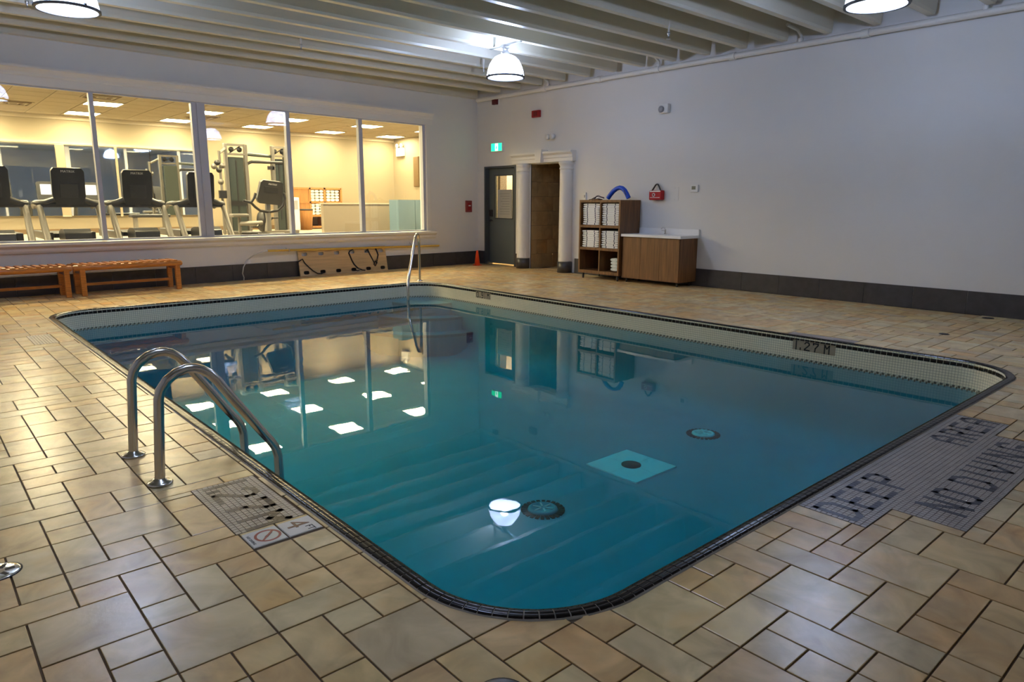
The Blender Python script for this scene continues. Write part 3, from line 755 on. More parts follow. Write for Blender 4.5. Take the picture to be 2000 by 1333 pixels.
# ------------------------------------------------------------------ stainless ladder and grab rail
lad = thing('pool_ladder', 'brushed steel pool ladder with two arched handrails on near deck', 'pool ladder', (.82, 3.79, 0))
path = [(.818, 0), (.848, .42), (.860, .465), (.892, .508), (.935, .538), (.982, .552), (1.02, .551), (1.056, .538), (1.09, .513), (1.125, .473), (1.165, .410), (1.336, .152), (1.378, .092), (1.402, .05), (1.414, .0), (1.415, -.2), (1.415, -.95)]
for y in (3.537, 4.043):
    MB().tube([(x, y, z) for x, z in path], .024, 16).build('rail', M_steel, lad)
    MB().lathe([(.058, .0), (.060, .006), (.052, .012), (.034, .018), (.027, .028)], (.818, y, .001), 28).build('flange', M_steel, lad)
for z in (-.42, -.70):
    MB().box((1.38, 3.54, z), (1.46, 4.04, z+.03)).build('tread', M_plastic, lad, bevel=.006)
d = Vector((-.722, -.692, 0)); base = Vector((6.915, 10.361, 0))
gr = thing('grab_rail', 'single steel grab rail arching over far corner pool steps', 'grab rail', base)
gp = [(0, 0), (0, .66), (.012, .73), (.05, .79), (.10, .822), (.16, .83), (.22, .812), (.29, .765), (.37, .68), (.76, .25), (.87, .105), (.905, .04), (.92, -.04), (.92, -.6)]
MB().tube([base+d*s+Vector((0, 0, z)) for s, z in gp], .024, 14).build('rail', M_steel, gr)
MB().lathe([(.055, .0), (.055, .006), (.03, .016), (.027, .026)], base, 24).build('flange', M_steel, gr)

# ------------------------------------------------------------------ right wall: door, passage, columns
MRW = MR
door = grid_wall([11.445, 11.63, 12.22, 12.445], [.03, 1.045, 1.965, 2.15], [(11.63, 12.22, 1.045, 1.965)], .11, .15).build('door_1', M_door, xf=MYZ, kind='structure')
b = grid_wall([11.40, 11.445, 12.425, 12.465], [0, 2.13, 2.17], [(11.445, 12.425, 0, 2.13)], -.012, .20); lab(b.build('door_frame', M_frame, door, xf=MYZ), 'dark grey steel frame')
MB().box((11.63, .125, 1.045), (12.22, .131, 1.965)).build('pane', M_glass, door, xf=MRW)
for (a, c) in (((11.61, .10, 1.025), (12.24, .11, 1.045)), ((11.61, .10, 1.965), (12.24, .11, 1.985)), ((11.61, .10, 1.045), (11.63, .11, 1.965)), ((12.22, .10, 1.045), (12.24, .11, 1.965))):
    MB().box(a, c).build('glazing_bead', M_frame, door, xf=MRW)
MB().box((11.68, .136, 1.05), (12.15, .139, 1.665)).build('notice', M_paper, door, xf=MRW)
MB().box((12.30, .065, 1.07), (12.40, .11, 1.225)).build('keypad_lock', M_black, door, xf=MRW, bevel=.008)
b = MB(); b.cyl((12.36, .11, .985), (12.36, .07, .985), .022); b.tube([(12.36, .06, .985), (12.30, .055, .985), (12.25, .055, .98)], .009, 8); b.build('lever_handle', M_black, door, xf=MRW)
t = thing('notice_sheet', 'printed notice taped inside the grey door window', 'notice', (XW+.12, 11.9, 1.36))
MB().box((11.68, .1185, 1.05), (12.15, .1215, 1.665)).build('sheet', M_paper, t, xf=MRW)
for k in range(9):
    MB().box((11.74, .1178, 1.57-k*.055), (12.09-rnd.uniform(0, .12), .1184, 1.578-k*.055)).build('print_line', mat('print', (.25, .25, .24), .8) if k == 0 else bpy.data.materials['print'], t, xf=MRW)
# corridor behind the door
c = MB(); c.box((10.32, 11.10, 2.75), (12.9, 13.4, 2.85)); c.build('ceiling_corridor', M_wallg, kind='structure')
MB().box((12.8, 11.1, 0), (12.9, 13.4, 2.75)).build('wall_corridor_end', M_wallg, kind='structure')
MB().box((10.32, 13.3, 0), (12.9, 13.4, 2.75)).build('wall_corridor_back', M_wallg, kind='structure')
MB().box((10.32, 11.0, 0), (12.9, 11.1, 2.75)).build('wall_corridor_side', M_wallg, kind='structure')
t = thing('corridor_lamp', 'warm ceiling panel lamp behind the grey door', 'lamp', (11.2, 12.2, 2.72))
MB().box((10.9, 11.9, 2.70), (11.5, 12.5, 2.75)).build('housing', M_plastic, t)
MB().box((10.93, 11.93, 2.693), (11.47, 12.47, 2.70)).build('diffuser', M_corrl, t)
t = thing('corridor_pillar', 'grey pillar seen through the grey door window', 'pillar', (11.3, 13.0, 0))
MB().box((11.2, 12.95, 0), (11.45, 13.2, 2.75)).build('shaft', mat('pillar_stone', (.42, .36, .30), .6, var=.3, vscale=40), t)
MB().box((11.18, 12.93, 0), (11.47, 13.22, .12)).build('plinth', M_base, t)
# passage with stone-clad side wall
pw = MB().box((10.125, 10.924, 0), (12.9, 11.0, 2.6)).build('wall_passage', M_groutd, kind='structure')
for r in range(8):
    off = 0 if r % 2 == 0 else -.16
    x = 10.135+off
    while x < 12.9:
        x0, x1 = max(10.135, x), min(12.9, x+.318)
        if x1-x0 > .03: MB().box((x0+.002, 10.917, r*.302+.002), (x1-.002, 10.926, min(2.59, (r+1)*.302-.002))).build('tile', M_trav, pw, bevel=.003)
        x += .32
MB().box((10.32, 9.90, 0), (12.9, 9.98, 2.75)).build('wall_passage_side', M_trav, kind='structure')
MB().box((12.82, 9.9, 0), (12.9, 11.0, 2.75)).build('wall_passage_end', M_trav, kind='structure')
MB().box((10.32, 9.9, 2.60), (12.9, 11.0, 2.75)).build('ceiling_passage', M_wall, kind='structure')
def column(y, label, r=.142):
    t = thing('column', label, 'column', (XW-.06, y, 0), 'columns flanking the passage')
    x = XW-.055
    MB().lathe([(r, .215), (r, .24), (r*.985, .30), (r*.94, 1.95), (r*.94, 2.02)], (x, y, 0), 32).build('shaft', M_trim, t)
    MB().lathe([(r*.94, 2.02), (r*1.02, 2.03), (r*1.02, 2.05), (r*.95, 2.06), (r*.95, 2.09), (r*1.08, 2.12), (r*1.12, 2.135), (r*1.12, 2.18), (0, 2.18)], (x, y, 0), 32).build('capital', M_trim, t)
    b = MB(); b.lathe([(r*1.10, 0), (r*1.10, .215), (r*.98, .216)], (x, y, 0), 32); lab(b.build('base', M_base, t), 'charcoal tiled base')
column(11.09, 'white round column next to the grey door')
column(9.835, 'white round column next to the towel cabinet')
ent = thing('entablature', 'white moulded lintel with keystone above the passage', 'lintel', (XW, 10.53, 2.18))
def ent_wing(y0, y1):
    P = [(0, 2.18), (-.10, 2.18), (-.10, 2.25), (-.115, 2.26), (-.115, 2.31), (-.15, 2.34), (-.16, 2.35), (-.16, 2.385), (0, 2.385)]
    b = MB(); n = len(P)
    b.add([(XW+p[0], y0, p[1]) for p in P]+[(XW+p[0], y1, p[1]) for p in P], [(k, (k+1)%n, n+(k+1)%n, n+k) for k in range(n)]+[tuple(range(n))[::-1], tuple(range(n, 2*n))])
    b.build('moulding', M_trim, ent)
ent_wing(10.60, 11.42); ent_wing(9.64, 10.46)
b = MB(); K = [(10.455, 2.17), (10.605, 2.17), (10.63, 2.43), (10.43, 2.43)]
b.add([(XW-.19, *p) for p in K]+[(XW, *p) for p in K], [(0,1,2,3),(7,6,5,4),(0,4,5,1),(1,5,6,2),(2,6,7,3),(3,7,4,0)]); b.build('keystone', M_trim, ent)

# wall devices
t = thing('exit_sign', 'green lit exit sign above the grey door', 'exit sign', (XW, 11.99, 2.57))
MB().box((11.80, -.05, 2.475), (12.18, 0, 2.66)).build('housing', M_plastic, t, xf=MRW, bevel=.006)
MB().box((11.815, -.053, 2.488), (12.165, -.05, 2.648)).build('green_face', M_exitg, t, xf=MRW)
MB().box((11.935, -.055, 2.492), (12.03, -.053, 2.645)).build('white_panel', M_exitw, t, xf=MRW)
b = MB(); b.prism([(11.965, 2.51), (11.985, 2.51), (11.99, 2.55), (12.005, 2.515), (12.02, 2.515), (12.0, 2.575), (11.995, 2.60), (11.97, 2.60), (11.96, 2.57)], -.0565, -.055, MR @ Matrix(((1,0,0,0),(0,0,1,0),(0,1,0,0),(0,0,0,1))))
b.build('running_figure', M_exitg, t)
t = thing('fire_alarm', 'red fire alarm sounder high above the passage', 'fire alarm', (XW, 10.753, 3.15))
MB().box((10.64, -.06, 3.085), (10.868, 0, 3.222)).build('body', M_red, t, xf=MRW, bevel=.01)
MB().box((10.70, -.066, 3.11), (10.80, -.06, 3.20)).build('grille', mat('dark_red', lin(110, 10, 16), .5), t, xf=MRW)
t = thing('fire_bell', 'small dark red alarm on white base up in the corner', 'fire alarm', (XW, 12.02, 3.50))
MB().box((11.93, -.03, 3.44), (12.11, 0, 3.60)).build('base_plate', M_plastic, t, xf=MRW, bevel=.006)
MB().box((11.95, -.10, 3.455), (12.09, -.03, 3.595)).build('red_housing', mat('maroon', lin(90, 8, 12), .5), t, xf=MRW, bevel=.01)
t = thing('emergency_lamp', 'white twin-head emergency lamp above the passage lintel', 'emergency light', (XW, 10.30, 2.69))
MB().cyl((10.30, 0, 2.69), (10.30, -.04, 2.69), .05).build('base_plate', M_plastic, t, xf=MRW)
for s in (-1, 1):
    b = MB(); Mx = MR @ Matrix.Translation((10.30+s*.065, -.07, 2.675)) @ Matrix.Rotation(PI/2, 4, 'X')
    b.lathe([(.02, -.05), (.05, -.02), (.055, .03), (.05, .04), (0, .04)], n=20, M=Mx); b.build('lamp_head', M_plastic, t)
    MB().tube([(10.30, -.04, 2.69), (10.30+s*.04, -.05, 2.685), (10.30+s*.065, -.06, 2.68)], .01, 8).build('arm', M_plasticg, t, xf=MRW)
t = thing('emergency_unit', 'pale square speaker unit high on the right wall', 'speaker', (XW, 7.567, 2.95))
MB().box((7.47, -.07, 2.88), (7.665, 0, 3.03)).build('box', M_plastic, t, xf=MRW, bevel=.008)
b = MB(); b.lathe([(.0, 0), (.05, .0), (.055, .02), (.04, .035), (0, .035)], n=20, M=MR @ Matrix.Translation((7.60, -.07, 2.945)) @ Matrix.Rotation(PI/2, 4, 'X')); b.build('round_lens', M_plasticg, t)
t = thing('thermostat', 'small white thermostat with grey display on right wall', 'thermostat', (XW, 6.894, 1.617))
MB().box((6.82, -.028, 1.557), (6.97, 0, 1.68)).build('case', M_plastic, t, xf=MRW, bevel=.008)
MB().box((6.865, -.030, 1.60), (6.94, -.028, 1.655)).build('display', M_lcd, t, xf=MRW)
t = thing('wall_plate', 'flat white access plate between first aid bag and thermostat', 'wall plate', (XW, 7.29, 1.535))
MB().box((7.215, -.006, 1.42), (7.365, 0, 1.65)).build('plate', M_wall, t, xf=MRW, bevel=.002)
for z in (1.44, 1.63): MB().cyl((7.29, -.006, z), (7.29, -.009, z), .006, 8).build('screw', M_alu, t, xf=MRW)
t = thing('switch_box', 'slim white conduit box on wall behind the towel cabinet', 'switch', (XW, 9.36, 1.50))
MB().box((9.335, -.03, 1.435), (9.395, 0, 1.575)).build('box', M_plastic, t, xf=MRW, bevel=.004)
MB().box((9.355, -.036, 1.48), (9.375, -.03, 1.53)).build('toggle', M_plasticg, t, xf=MRW)
t = thing('first_aid_bag', 'red first aid bag with black handle hanging on the wall', 'first aid bag', (XW, 7.63, 1.43))
MB().box((7.50, -.11, 1.43), (7.765, -.005, 1.595)).build('bag', M_redf, t, xf=MRW, bevel=.018)
MB().tube([(7.545, -.06, 1.585), (7.58, -.055, 1.64), (7.615, -.05, 1.69), (7.64, -.05, 1.70), (7.665, -.05, 1.69), (7.70, -.055, 1.64), (7.735, -.06, 1.585)], .014, 8).build('handle', M_black, t, xf=MRW)
MB().box((7.52, -.1125, 1.568), (7.745, -.11, 1.588)).build('white_band', M_plastic, t, xf=MRW)
b = MB(); b.lathe([(.032, 0), (.032, .003), (0, .003)], n=24, M=MR @ Matrix.Translation((7.66, -.110, 1.518)) @ Matrix.Rotation(PI/2, 4, 'X')); b.build('white_disc', M_plastic, t)
for a in ((7.652, 7.668, 1.500, 1.536), (7.642, 7.678, 1.510, 1.526)):
    MB().box((a[0], -.1145, a[2]), (a[1], -.113, a[3])).build('red_cross', M_redf, t, xf=MRW)
MB().box((7.53, -.1125, 1.468), (7.735, -.11, 1.476)).build('printed_line', M_plastic, t, xf=MRW)
MB().cyl((7.64, 0, 1.703), (7.64, -.06, 1.703), .006, 8).build('hook', M_alu, t, xf=MRW)

# fire sprinkler pipe along the right wall and sprinkler heads on the ceiling
pipe = thing('sprinkler_pipe', 'cream painted sprinkler pipe along the top of right wall', 'pipe', (XW-.09, 5, 3.60))
MB().tube([(XW-.09, YN+.05, 3.60), (XW-.09, 12.6, 3.60)], .044, 14).build('main', M_trim, pipe)
for y in (10.45, 7.70, 6.28, 4.30, 1.4, 9.0):
    MB().tube([(XW-.09, y-.05, 3.60), (XW-.09, y+.05, 3.60)], .056, 14).build('coupling', M_trim, pipe)
for y in (10.36, 7.68, 2.93, 5.2):
    b = MB(); b.tube([(XW-.09, y, 3.60), (XW-.09, y, 3.72), (XW-.20, y, 3.78), (XW-.5, y, 3.80)], .022, 10); b.build('branch', M_trim, pipe)
    MB().tube([(XW-.09, y, 3.63), (XW-.09, y, 3.68)], .036, 12).build('tee', M_trim, pipe)
def sprinkler(x, y, label):
    t = thing('sprinkler', label, 'sprinkler', (x, y, 3.66))
    MB().cyl((x, y, 4.2), (x, y, 3.57), .012, 8).build('drop_pipe', M_trim, t)
    MB().lathe([(.006, 3.50), (.03, 3.505), (.03, 3.51), (.008, 3.515), (.012, 3.56), (.02, 3.57), (.02, 3.59)], (x, y, 0), 12).build('head', M_alu, t)
sprinkler(4.70, 9.95, 'sprinkler head below the ceiling joists over the pool centre')
sprinkler(8.02, 6.0, 'sprinkler head below the joists between lamp and right wall')
sprinkler(7.80, 9.62, 'sprinkler head just behind the far lamp')
sprinkler(1.44, 9.98, 'sprinkler head at left edge below the joists')

# ------------------------------------------------------------------ towel cabinet, counter and what is on them
cx0, cy0, cy1 = 9.55, 8.01, 8.985
cab = thing('towel_cabinet', 'walnut open towel cabinet with six cubbies on short legs', 'cabinet', (9.83, 8.5, 0))
T = .032
for (a, c, nm) in (((cx0, cy0, .10), (XW-.02, cy0+T, 1.43), 'side_panel'), ((cx0, cy1-T, .10), (XW-.02, cy1, 1.43), 'side_panel'),
                   ((cx0, cy0+T, 1.385), (XW-.02, cy1-T, 1.43), 'top_panel'), ((cx0, cy0+T, .10), (XW-.02, cy1-T, .155), 'bottom_panel'),
                   ((cx0+.004, cy0+T, .53), (XW-.03, cy1-T, .575), 'shelf'), ((cx0+.004, cy0+T, .935), (XW-.03, cy1-T, .98), 'shelf'),
                   ((XW-.035, cy0+T, .155), (XW-.025, cy1-T, 1.385), 'back_panel')):
    MB().box(a, c).build(nm, M_walnut, cab)
ym = 8.4775
for (z0, z1) in ((.155, .53), (.575, .935), (.98, 1.385)):
    MB().box((cx0+.004, ym-.012, z0), (XW-.035, ym+.012, z1)).build('divider', M_walnut, cab)
for (x, y) in ((9.60, 8.07), (9.60, 8.90), (10.05, 8.07), (10.05, 8.90)):
    MB().lathe([(.016, 0), (.018, .02), (.024, .10)], (x, y, 0), 12).build('leg', M_black, cab)
cn = thing('vanity_counter', 'walnut base cabinet with white worktop beside towel cabinet', 'counter', (9.86, 7.38, 0))
MB().box((9.62, 6.78, .075), (XW-.01, 7.98, .80)).build('carcass', M_walnut, cn)
for (y0, y1) in ((7.175, 7.575), (7.58, 7.975), (6.785, 7.17)):
    MB().box((9.605, y0, .085), (9.62, y1, .79)).build('front_panel', M_walnut, cn)
MB().box((9.58, 6.75, .80), (XW-.002, 8.005, .845)).build('worktop', M_white, cn, bevel=.004)
MB().box((10.085, 6.75, .845), (XW-.002, 8.005, .945)).build('backsplash', M_white, cn, bevel=.004)
for (x, y) in ((9.68, 6.85), (9.68, 7.92), (10.02, 6.85), (10.02, 7.92)):
    MB().lathe([(.02, 0), (.022, .075)], (x, y, 0), 12).build('leg', M_black, cn)
t = thing('sink_faucet', 'small chrome faucet on the white worktop', 'faucet', (10.02, 7.38, .845))
MB().lathe([(.025, .845), (.025, .86), (.014, .865), (.014, .93)], (10.02, 7.38, 0), 16).build('body', M_chrome, t)
MB().tube([(10.02, 7.38, .92), (9.99, 7.38, .96), (9.94, 7.38, .965), (9.90, 7.38, .94)], .010, 10).build('spout', M_chrome, t)
MB().box((10.01, 7.40, .905), (10.03, 7.46, .915)).build('lever', M_chrome, t)
def superell(w, h, n=14, e=.5):
    P = []
    for k in range(n):
        a = 2*PI*k/n; c, s = math.cos(a), math.sin(a)
        P.append((w/2*math.copysign(abs(c)**e, c), h/2*math.copysign(abs(s)**e, s)))
    return P
MYZX = lambda x, y, z: Matrix(((0, 0, 1, x), (1, 0, 0, y), (0, 1, 0, z), (0, 0, 0, 1)))
def towel_proto():
    t = thing('folded_towel', 'x', 'towel', (9.58, 0, 0), 'folded striped towels in the cabinet')
    MB().prism(superell(.405, .0375, 18, .62), 0, .33, MYZX(9.58, 0, 0), True).build('towel', M_towel, t, bevel=.012)
    for s in (-.095, .095):
        MB().prism(superell(.020, .034, 10, .6), -.001, .02, MYZX(9.58, s, 0), False).build('stripe', M_stripe, t)
    return t
tp = towel_proto()
first = True
NUM = ['lowest', 'second', 'third', 'fourth', 'fifth', 'sixth', 'seventh', 'eighth', 'ninth', 'topmost']
for (yc, zb, nt_, where) in ((8.721, .982, 10, 'upper left'), (8.254, .982, 10, 'upper right'), (8.721, .577, 8, 'middle left'), (8.254, .577, 8, 'middle right')):
    for k in range(nt_):
        pitch = .0385
        loc = (9.585+rnd.uniform(-.006, .008), yc+rnd.uniform(-.006, .006), zb+.020+k*pitch)
        w_ = 'topmost' if k == nt_-1 else NUM[k] + (' from bottom' if k else '')
        lb = 'white folded towel with dark stripes, %s in the %s cubby' % (w_, where)
        if first: tp.location = loc; tp['label'] = lb; first = False; o = tp
        else: o = dup(tp, loc, lb)
for k, (y, z) in enumerate(((8.15, .205), (8.15, .262), (8.15, .319), (8.16, .375))):
    t = thing('rolled_towel', 'pale rolled towel, %s in lower right cubby' % ('lowest', 'second from bottom', 'third from bottom', 'topmost')[k], 'towel', (9.6, y, z), 'pale towels in the lower right cubby')
    MB().prism(superell(.17, .057, 16, .8), 0, .30, MYZX(9.60, y, z), True).build('roll', M_towelg, t)
    MB().prism(superell(.06, .02, 10, .9), -.003, .01, MYZX(9.60, y, z), False).build('inner_fold', M_towel, t)
t = thing('rescue_tube', 'blue foam rescue tube bent into arch on cabinet top', 'rescue tube', (9.80, 8.24, 1.43))
pth = [(9.78, 8.50, 1.462), (9.78, 8.45, 1.52), (9.78, 8.38, 1.585), (9.78, 8.30, 1.63), (9.78, 8.235, 1.645), (9.78, 8.17, 1.632), (9.78, 8.11, 1.59), (9.78, 8.06, 1.525), (9.79, 8.03, 1.462)]
MB().tube(pth, .040, 14).build('foam', M_blue, t)
MB().tube([(9.735, 8.10, 1.60), (9.735, 8.07, 1.555), (9.737, 8.045, 1.51)], .007, 6).build('webbing', M_black, t)
t = thing('strap_bundle', 'tangle of dark straps lying on the cabinet top', 'straps', (9.78, 8.74, 1.43))
for k, pth in enumerate(([(9.75, 8.93, 1.437), (9.74, 8.86, 1.445), (9.74, 8.80, 1.47), (9.75, 8.74, 1.495), (9.76, 8.66, 1.48), (9.76, 8.58, 1.46)],
                         [(9.80, 8.90, 1.437), (9.78, 8.82, 1.455), (9.77, 8.77, 1.50), (9.77, 8.72, 1.51), (9.77, 8.67, 1.49), (9.78, 8.60, 1.475)],
                         [(9.72, 8.84, 1.440), (9.71, 8.75, 1.445), (9.72, 8.68, 1.455), (9.74, 8.60, 1.44)])):
    MB().tube(pth, .013, 8, flat=.5).build('strap', M_black if k != 1 else mat('purple_strap', lin(60, 40, 80), .6), t)
MB().box((9.70, 8.66, 1.432), (9.80, 8.82, 1.448)).build('buckle_pad', M_signbrown, t, bevel=.004)

# ------------------------------------------------------------------ along the window wall
def bench(u0, u1, label, loc_u):
    t = thing('bench', label, 'bench', W(loc_u, -.42, 0), 'cedar benches below the gym window')
    z1 = .455; v0, v1 = -.60, -.22
    for v in (v0, v1):
        b = MB(); P = [(-.035, .0), (-.03, .022), (-.01, .033), (.01, .033), (.03, .022), (.035, 0), (.03, -.022), (.01, -.03), (-.01, -.03), (-.03, -.022)]
        n = len(P); b.tube([(u0-.017, v, z1-.04), (u0, v, z1-.04), (u1, v, z1-.04), (u1+.017, v, z1-.04)], [.026, .042, .042, .026], 12)
        b.build('side_rail', M_cedar, t, xf=MW)
    n = int((u1-u0)/.105)
    for k in range(n):
        u = u0+.03+(u1-u0-.06)*(k+.5)/n
        MB().box((u-.030, v0-.02, z1-.012), (u+.030, v1+.02, z1+.014)).build('slat', M_cedar, t, xf=MW, bevel=.006)
    for u in (u0+.10, u1-.06):
        for v in (v0, v1):
            MB().box((u-.035, v-.032, 0), (u+.035, v+.032, z1-.05)).build('leg', M_cedar, t, xf=MW, bevel=.006)
        MB().box((u-.02, v0+.03, z1-.13), (u+.02, v1-.03, z1-.06)).build('cross_rail', M_cedard, t, xf=MW)
    MB().box((u0+.12, (v0+v1)/2-.02+.10, .125), (u1-.08, (v0+v1)/2+.02+.10, .165)).build('stretcher', M_cedar, t, xf=MW)
bench(1.84, 3.32, 'slatted cedar bench farther right, next to pole hook', 2.6)
bench(.22, 1.80, 'slatted cedar bench at the left edge under the window', 1.0)

# spine board with hand holes, leaning on the wall
def spine_board():
    t = thing('spine_board', 'plywood spine board with black straps leaning under window', 'spine board', W(6.58, -.08, 0))
    bm = bmesh.new()
    U0, U1, H_ = 5.60, 7.55, .495
    def loop(pts):
        vs = [bm.verts.new((u, z, 0)) for u, z in pts]
        for i in range(len(vs)): bm.edges.new((vs[i], vs[(i+1) % len(vs)]))
    loop([(U0, 0), (U1, 0), (U1-.01, H_), (U0+.005, H_)])
    for uc in (5.733, 6.075, 6.413, 6.755, 7.092, 7.432):
        for zc in (.062, .405):
            loop([(uc+.058*math.copysign(abs(math.cos(a))**.6, math.cos(a)), zc+.034*math.copysign(abs(math.sin(a))**.6, math.sin(a))) for a in [2*PI*k/16 for k in range(16)]])
    bmesh.ops.triangle_fill(bm, use_beauty=True, use_dissolve=False, edges=bm.edges[:])
    r = bmesh.ops.extrude_face_region(bm, geom=bm.faces[:])
    bmesh.ops.translate(bm, verts=[v for v in r['geom'] if isinstance(v, bmesh.types.BMVert)], vec=(0, 0, .018))
    bmesh.ops.recalc_face_normals(bm, faces=bm.faces[:])
    Mb = MW @ Matrix(((1, 0, 0, 0), (0, .16, -1, -.10), (0, 1, .16, 0), (0, 0, 0, 1)))
    me = bpy.data.meshes.new('board'); bm.to_mesh(me); bm.free()
    me.transform(Matrix.Translation(-WP[t.name]) @ Mb); me.materials.append(M_ply)
    o = bpy.data.objects.new('board', me); COL.objects.link(o); o.parent = t; WP[o.name] = WP[t.name]
    S = [[(5.588, .273), (5.64, .30), (5.678, .318), (5.716, .24), (5.79, .16), (5.863, .09), (5.95, .035), (6.03, .025), (6.08, .05)],
         [(6.775, .45), (6.70, .42), (6.675, .385), (6.695, .33), (6.725, .24), (6.765, .16), (6.83, .09), (6.93, .04), (7.0, .03)],
         [(6.70, .06), (6.76, .05), (6.83, .03), (6.90, .06)],
         [(7.114, .45), (7.148, .35), (7.20, .24), (7.235, .16), (7.26, .11), (7.285, .16), (7.32, .25), (7.345, .32), (7.33, .38), (7.30, .46)],
         [(7.05, .40), (7.09, .42), (7.12, .44)], [(7.25, .10), (7.22, .14), (7.26, .20), (7.30, .15)]]
    for s in S:
        MB().tube([Mb @ Vector((u, z, .028)) for u, z in s], .019, 8, flat=.5).build('strap', M_blackm, t)
    for (u, z) in ((6.86, .055), (7.30, .23), (7.25, .13)):
        MB().box((u-.02, z-.014, .032), (u+.02, z+.014, .042), Mb).build('buckle', M_chrome, t)
spine_board()
t = thing('shepherd_crook', 'long yellow rescue pole with grey hook along window wall', 'rescue pole', W(6.9, -.09, .47))
MB().tube([(5.0, -.10, .508), (8.92, -.075, .452)], .021, 12).build('pole', M_yellow, t, xf=MW)
MB().tube([(5.06, -.10, .507), (5.0, -.10, .508), (4.90, -.10, .495), (4.75, -.10, .452), (4.61, -.10, .36), (4.535, -.10, .24), (4.51, -.10, .13), (4.53, -.10, .06), (4.525, -.10, .012)], .011, 10).build('hook', M_alu, t, xf=MW)
for u in (5.4, 8.2):
    MB().tube([(u, 0, .54), (u, -.10, .475-(u-5)*.012), (u, -.13, .49-(u-5)*.012), (u, -.13, .54-(u-5)*.012)], .008, 8).build('wall_bracket', M_alu, t, xf=MW)
t = thing('traffic_cone', 'small orange cone on the floor in the far corner', 'cone', (9.70, 12.22, 0))
MB().box((9.625, 12.145, 0), (9.775, 12.295, .018)).build('base', M_orange, t, bevel=.006)
MB().lathe([(.064, .018), (.022, .32), (.016, .335), (0, .335)], (9.70, 12.22, 0), 20).build('body', M_orange, t)
t = thing('pull_station', 'red and white fire alarm pull station on window wall', 'pull station', W(9.83, 0, 1.29))
MB().box((9.745, -.035, 1.17), (9.925, 0, 1.425)).build('backplate', mat('pull_red', lin(140, 60, 58), .5), t, xf=MW, bevel=.008)
MB().box((9.79, -.05, 1.21), (9.88, -.035, 1.375)).build('handle_plate', M_red, t, xf=MW, bevel=.006)
MB().box((9.805, -.056, 1.30), (9.865, -.05, 1.325)).build('pull_bar', M_plastic, t, xf=MW)

# ------------------------------------------------------------------ pendant lamps
def pendant(x, y, label):
    t = thing('pendant_lamp', label, 'pendant lamp', (x, y, 3.66), 'bell pendant lamps over the pool')
    z = 3.20
    b = MB(); b.lathe([(.278, z+.012), (.272, z+.06), (.262, z+.11), (.238, z+.18), (.20, z+.245), (.15, z+.295), (.10, z+.318), (.06, z+.324), (0, z+.326)], (x, y, 0), 36)
    lab(b.build('shade', M_shade, t), 'glowing white acrylic bell')
    b = MB(); b.lathe([(0, z-.004), (.12, z-.002), (.22, z+.002), (.266, z+.008)], (x, y, 0), 36); b.f = b.f[:36*3]; b.sm = b.sm[:36*3]
    lab(b.build('lens', M_lens, t), 'bright flat lens')
    b = MB(); n = 36
    vs = [(x+r*math.cos(2*PI*k/n), y+r*math.sin(2*PI*k/n), zz) for (r, zz) in ((.262, z-.004), (.288, z-.004), (.288, z+.020), (.262, z+.020)) for k in range(n)]
    b.add(vs, [(i*n+k, i*n+(k+1)%n, ((i+1)%4)*n+(k+1)%n, ((i+1)%4)*n+k) for i in range(4) for k in range(n)]); b.build('rim', M_rim, t)
    for k in range(3):
        a = 2*PI*k/3+.9
        MB().box((.275, -.012, z+.004), (.292, .012, z+.034), Matrix.Translation((x, y, 0)) @ Matrix.Rotation(a, 4, 'Z')).build('clip', M_frame, t)
    MB().lathe([(.065, z+.32), (.07, z+.345), (.05, z+.37), (.03, z+.385)], (x, y, 0), 20).build('collar', M_alu, t)
    for s in (-1, 1):
        MB().box((x+s*.035-.012, y-.012, z+.36), (x+s*.035+.012, y+.012, 3.66)).build('bracket', M_alu, t)
        MB().box((-.012, -.01, -.06), (.012, .01, .02), Matrix.Translation((x+s*.06, y, z+.34)) @ Matrix.Rotation(s*.6, 4, 'Y')).build('latch', M_plasticg, t)
    MB().box((x-.06, y-.03, 3.62), (x+.06, y+.03, 3.665)).build('mounting_plate', M_alu, t)
    MB().box((x-.02, y-.35, 3.652), (x+.02, y+.35, 3.672)).build('hanger_bar', M_alu, t)
    ld = bpy.data.lights.new('bulb', 'POINT'); ld.energy = LAMP_BULB; ld.color = LAMP_COL; ld.shadow_soft_size = .05
    lo = bpy.data.objects.new('bulb', ld); COL.objects.link(lo); lo.parent = t; lo.location = (0, 0, z+.14-3.66)
    return t
pendant(7.13, 8.28, 'lit bell pendant lamp farthest away, beyond pool centre')
pendant(1.54, 8.37, 'lit bell pendant lamp at top left, near window wall')
pendant(7.22, 3.02, 'lit bell pendant lamp at top right, near right wall')
pendant(1.54, 3.02, 'lit bell pendant lamp over the near left deck, above frame')

# ------------------------------------------------------------------ gym behind the window
GF, GC, GB, GR, GL = .67, 3.23, 18.5, 11.5, -4.0
fl_ = MB(); fl_.box((GL, 12.15, GF-.15), (GR, GB, GF)); 
fl_ = MB(); fl_.add([tuple(W(-4.0, .22, GF)), tuple(W(GR+.1, .22, GF)), (GR, GB, GF), (GL, GB, GF)], [(0,1,2,3)]); fl_.build('floor_gym', M_gymfloor, kind='structure')
gb_ = MB().box((GL, GB, 0), (GR+.1, GB+.1, 3.5)).build('wall_gym_back', M_wallg, kind='structure')
MB().box((GR, 13.42, 0), (GR+.1, GB, 3.5)).build('wall_gym_right', M_wallg, kind='structure')
MB().box((GL-.1, 11.5, 0), (GL, GB+.1, 3.5)).build('wall_gym_left', M_wallg, kind='structure')
MB().box((XW+.21, 13.41, 2.86), (GR, 13.5, 3.5)).build('wall_gym_front', M_wallg, kind='structure')
_a, _b = W(GL, .19, 0), W(GR+.15, .19, 0)
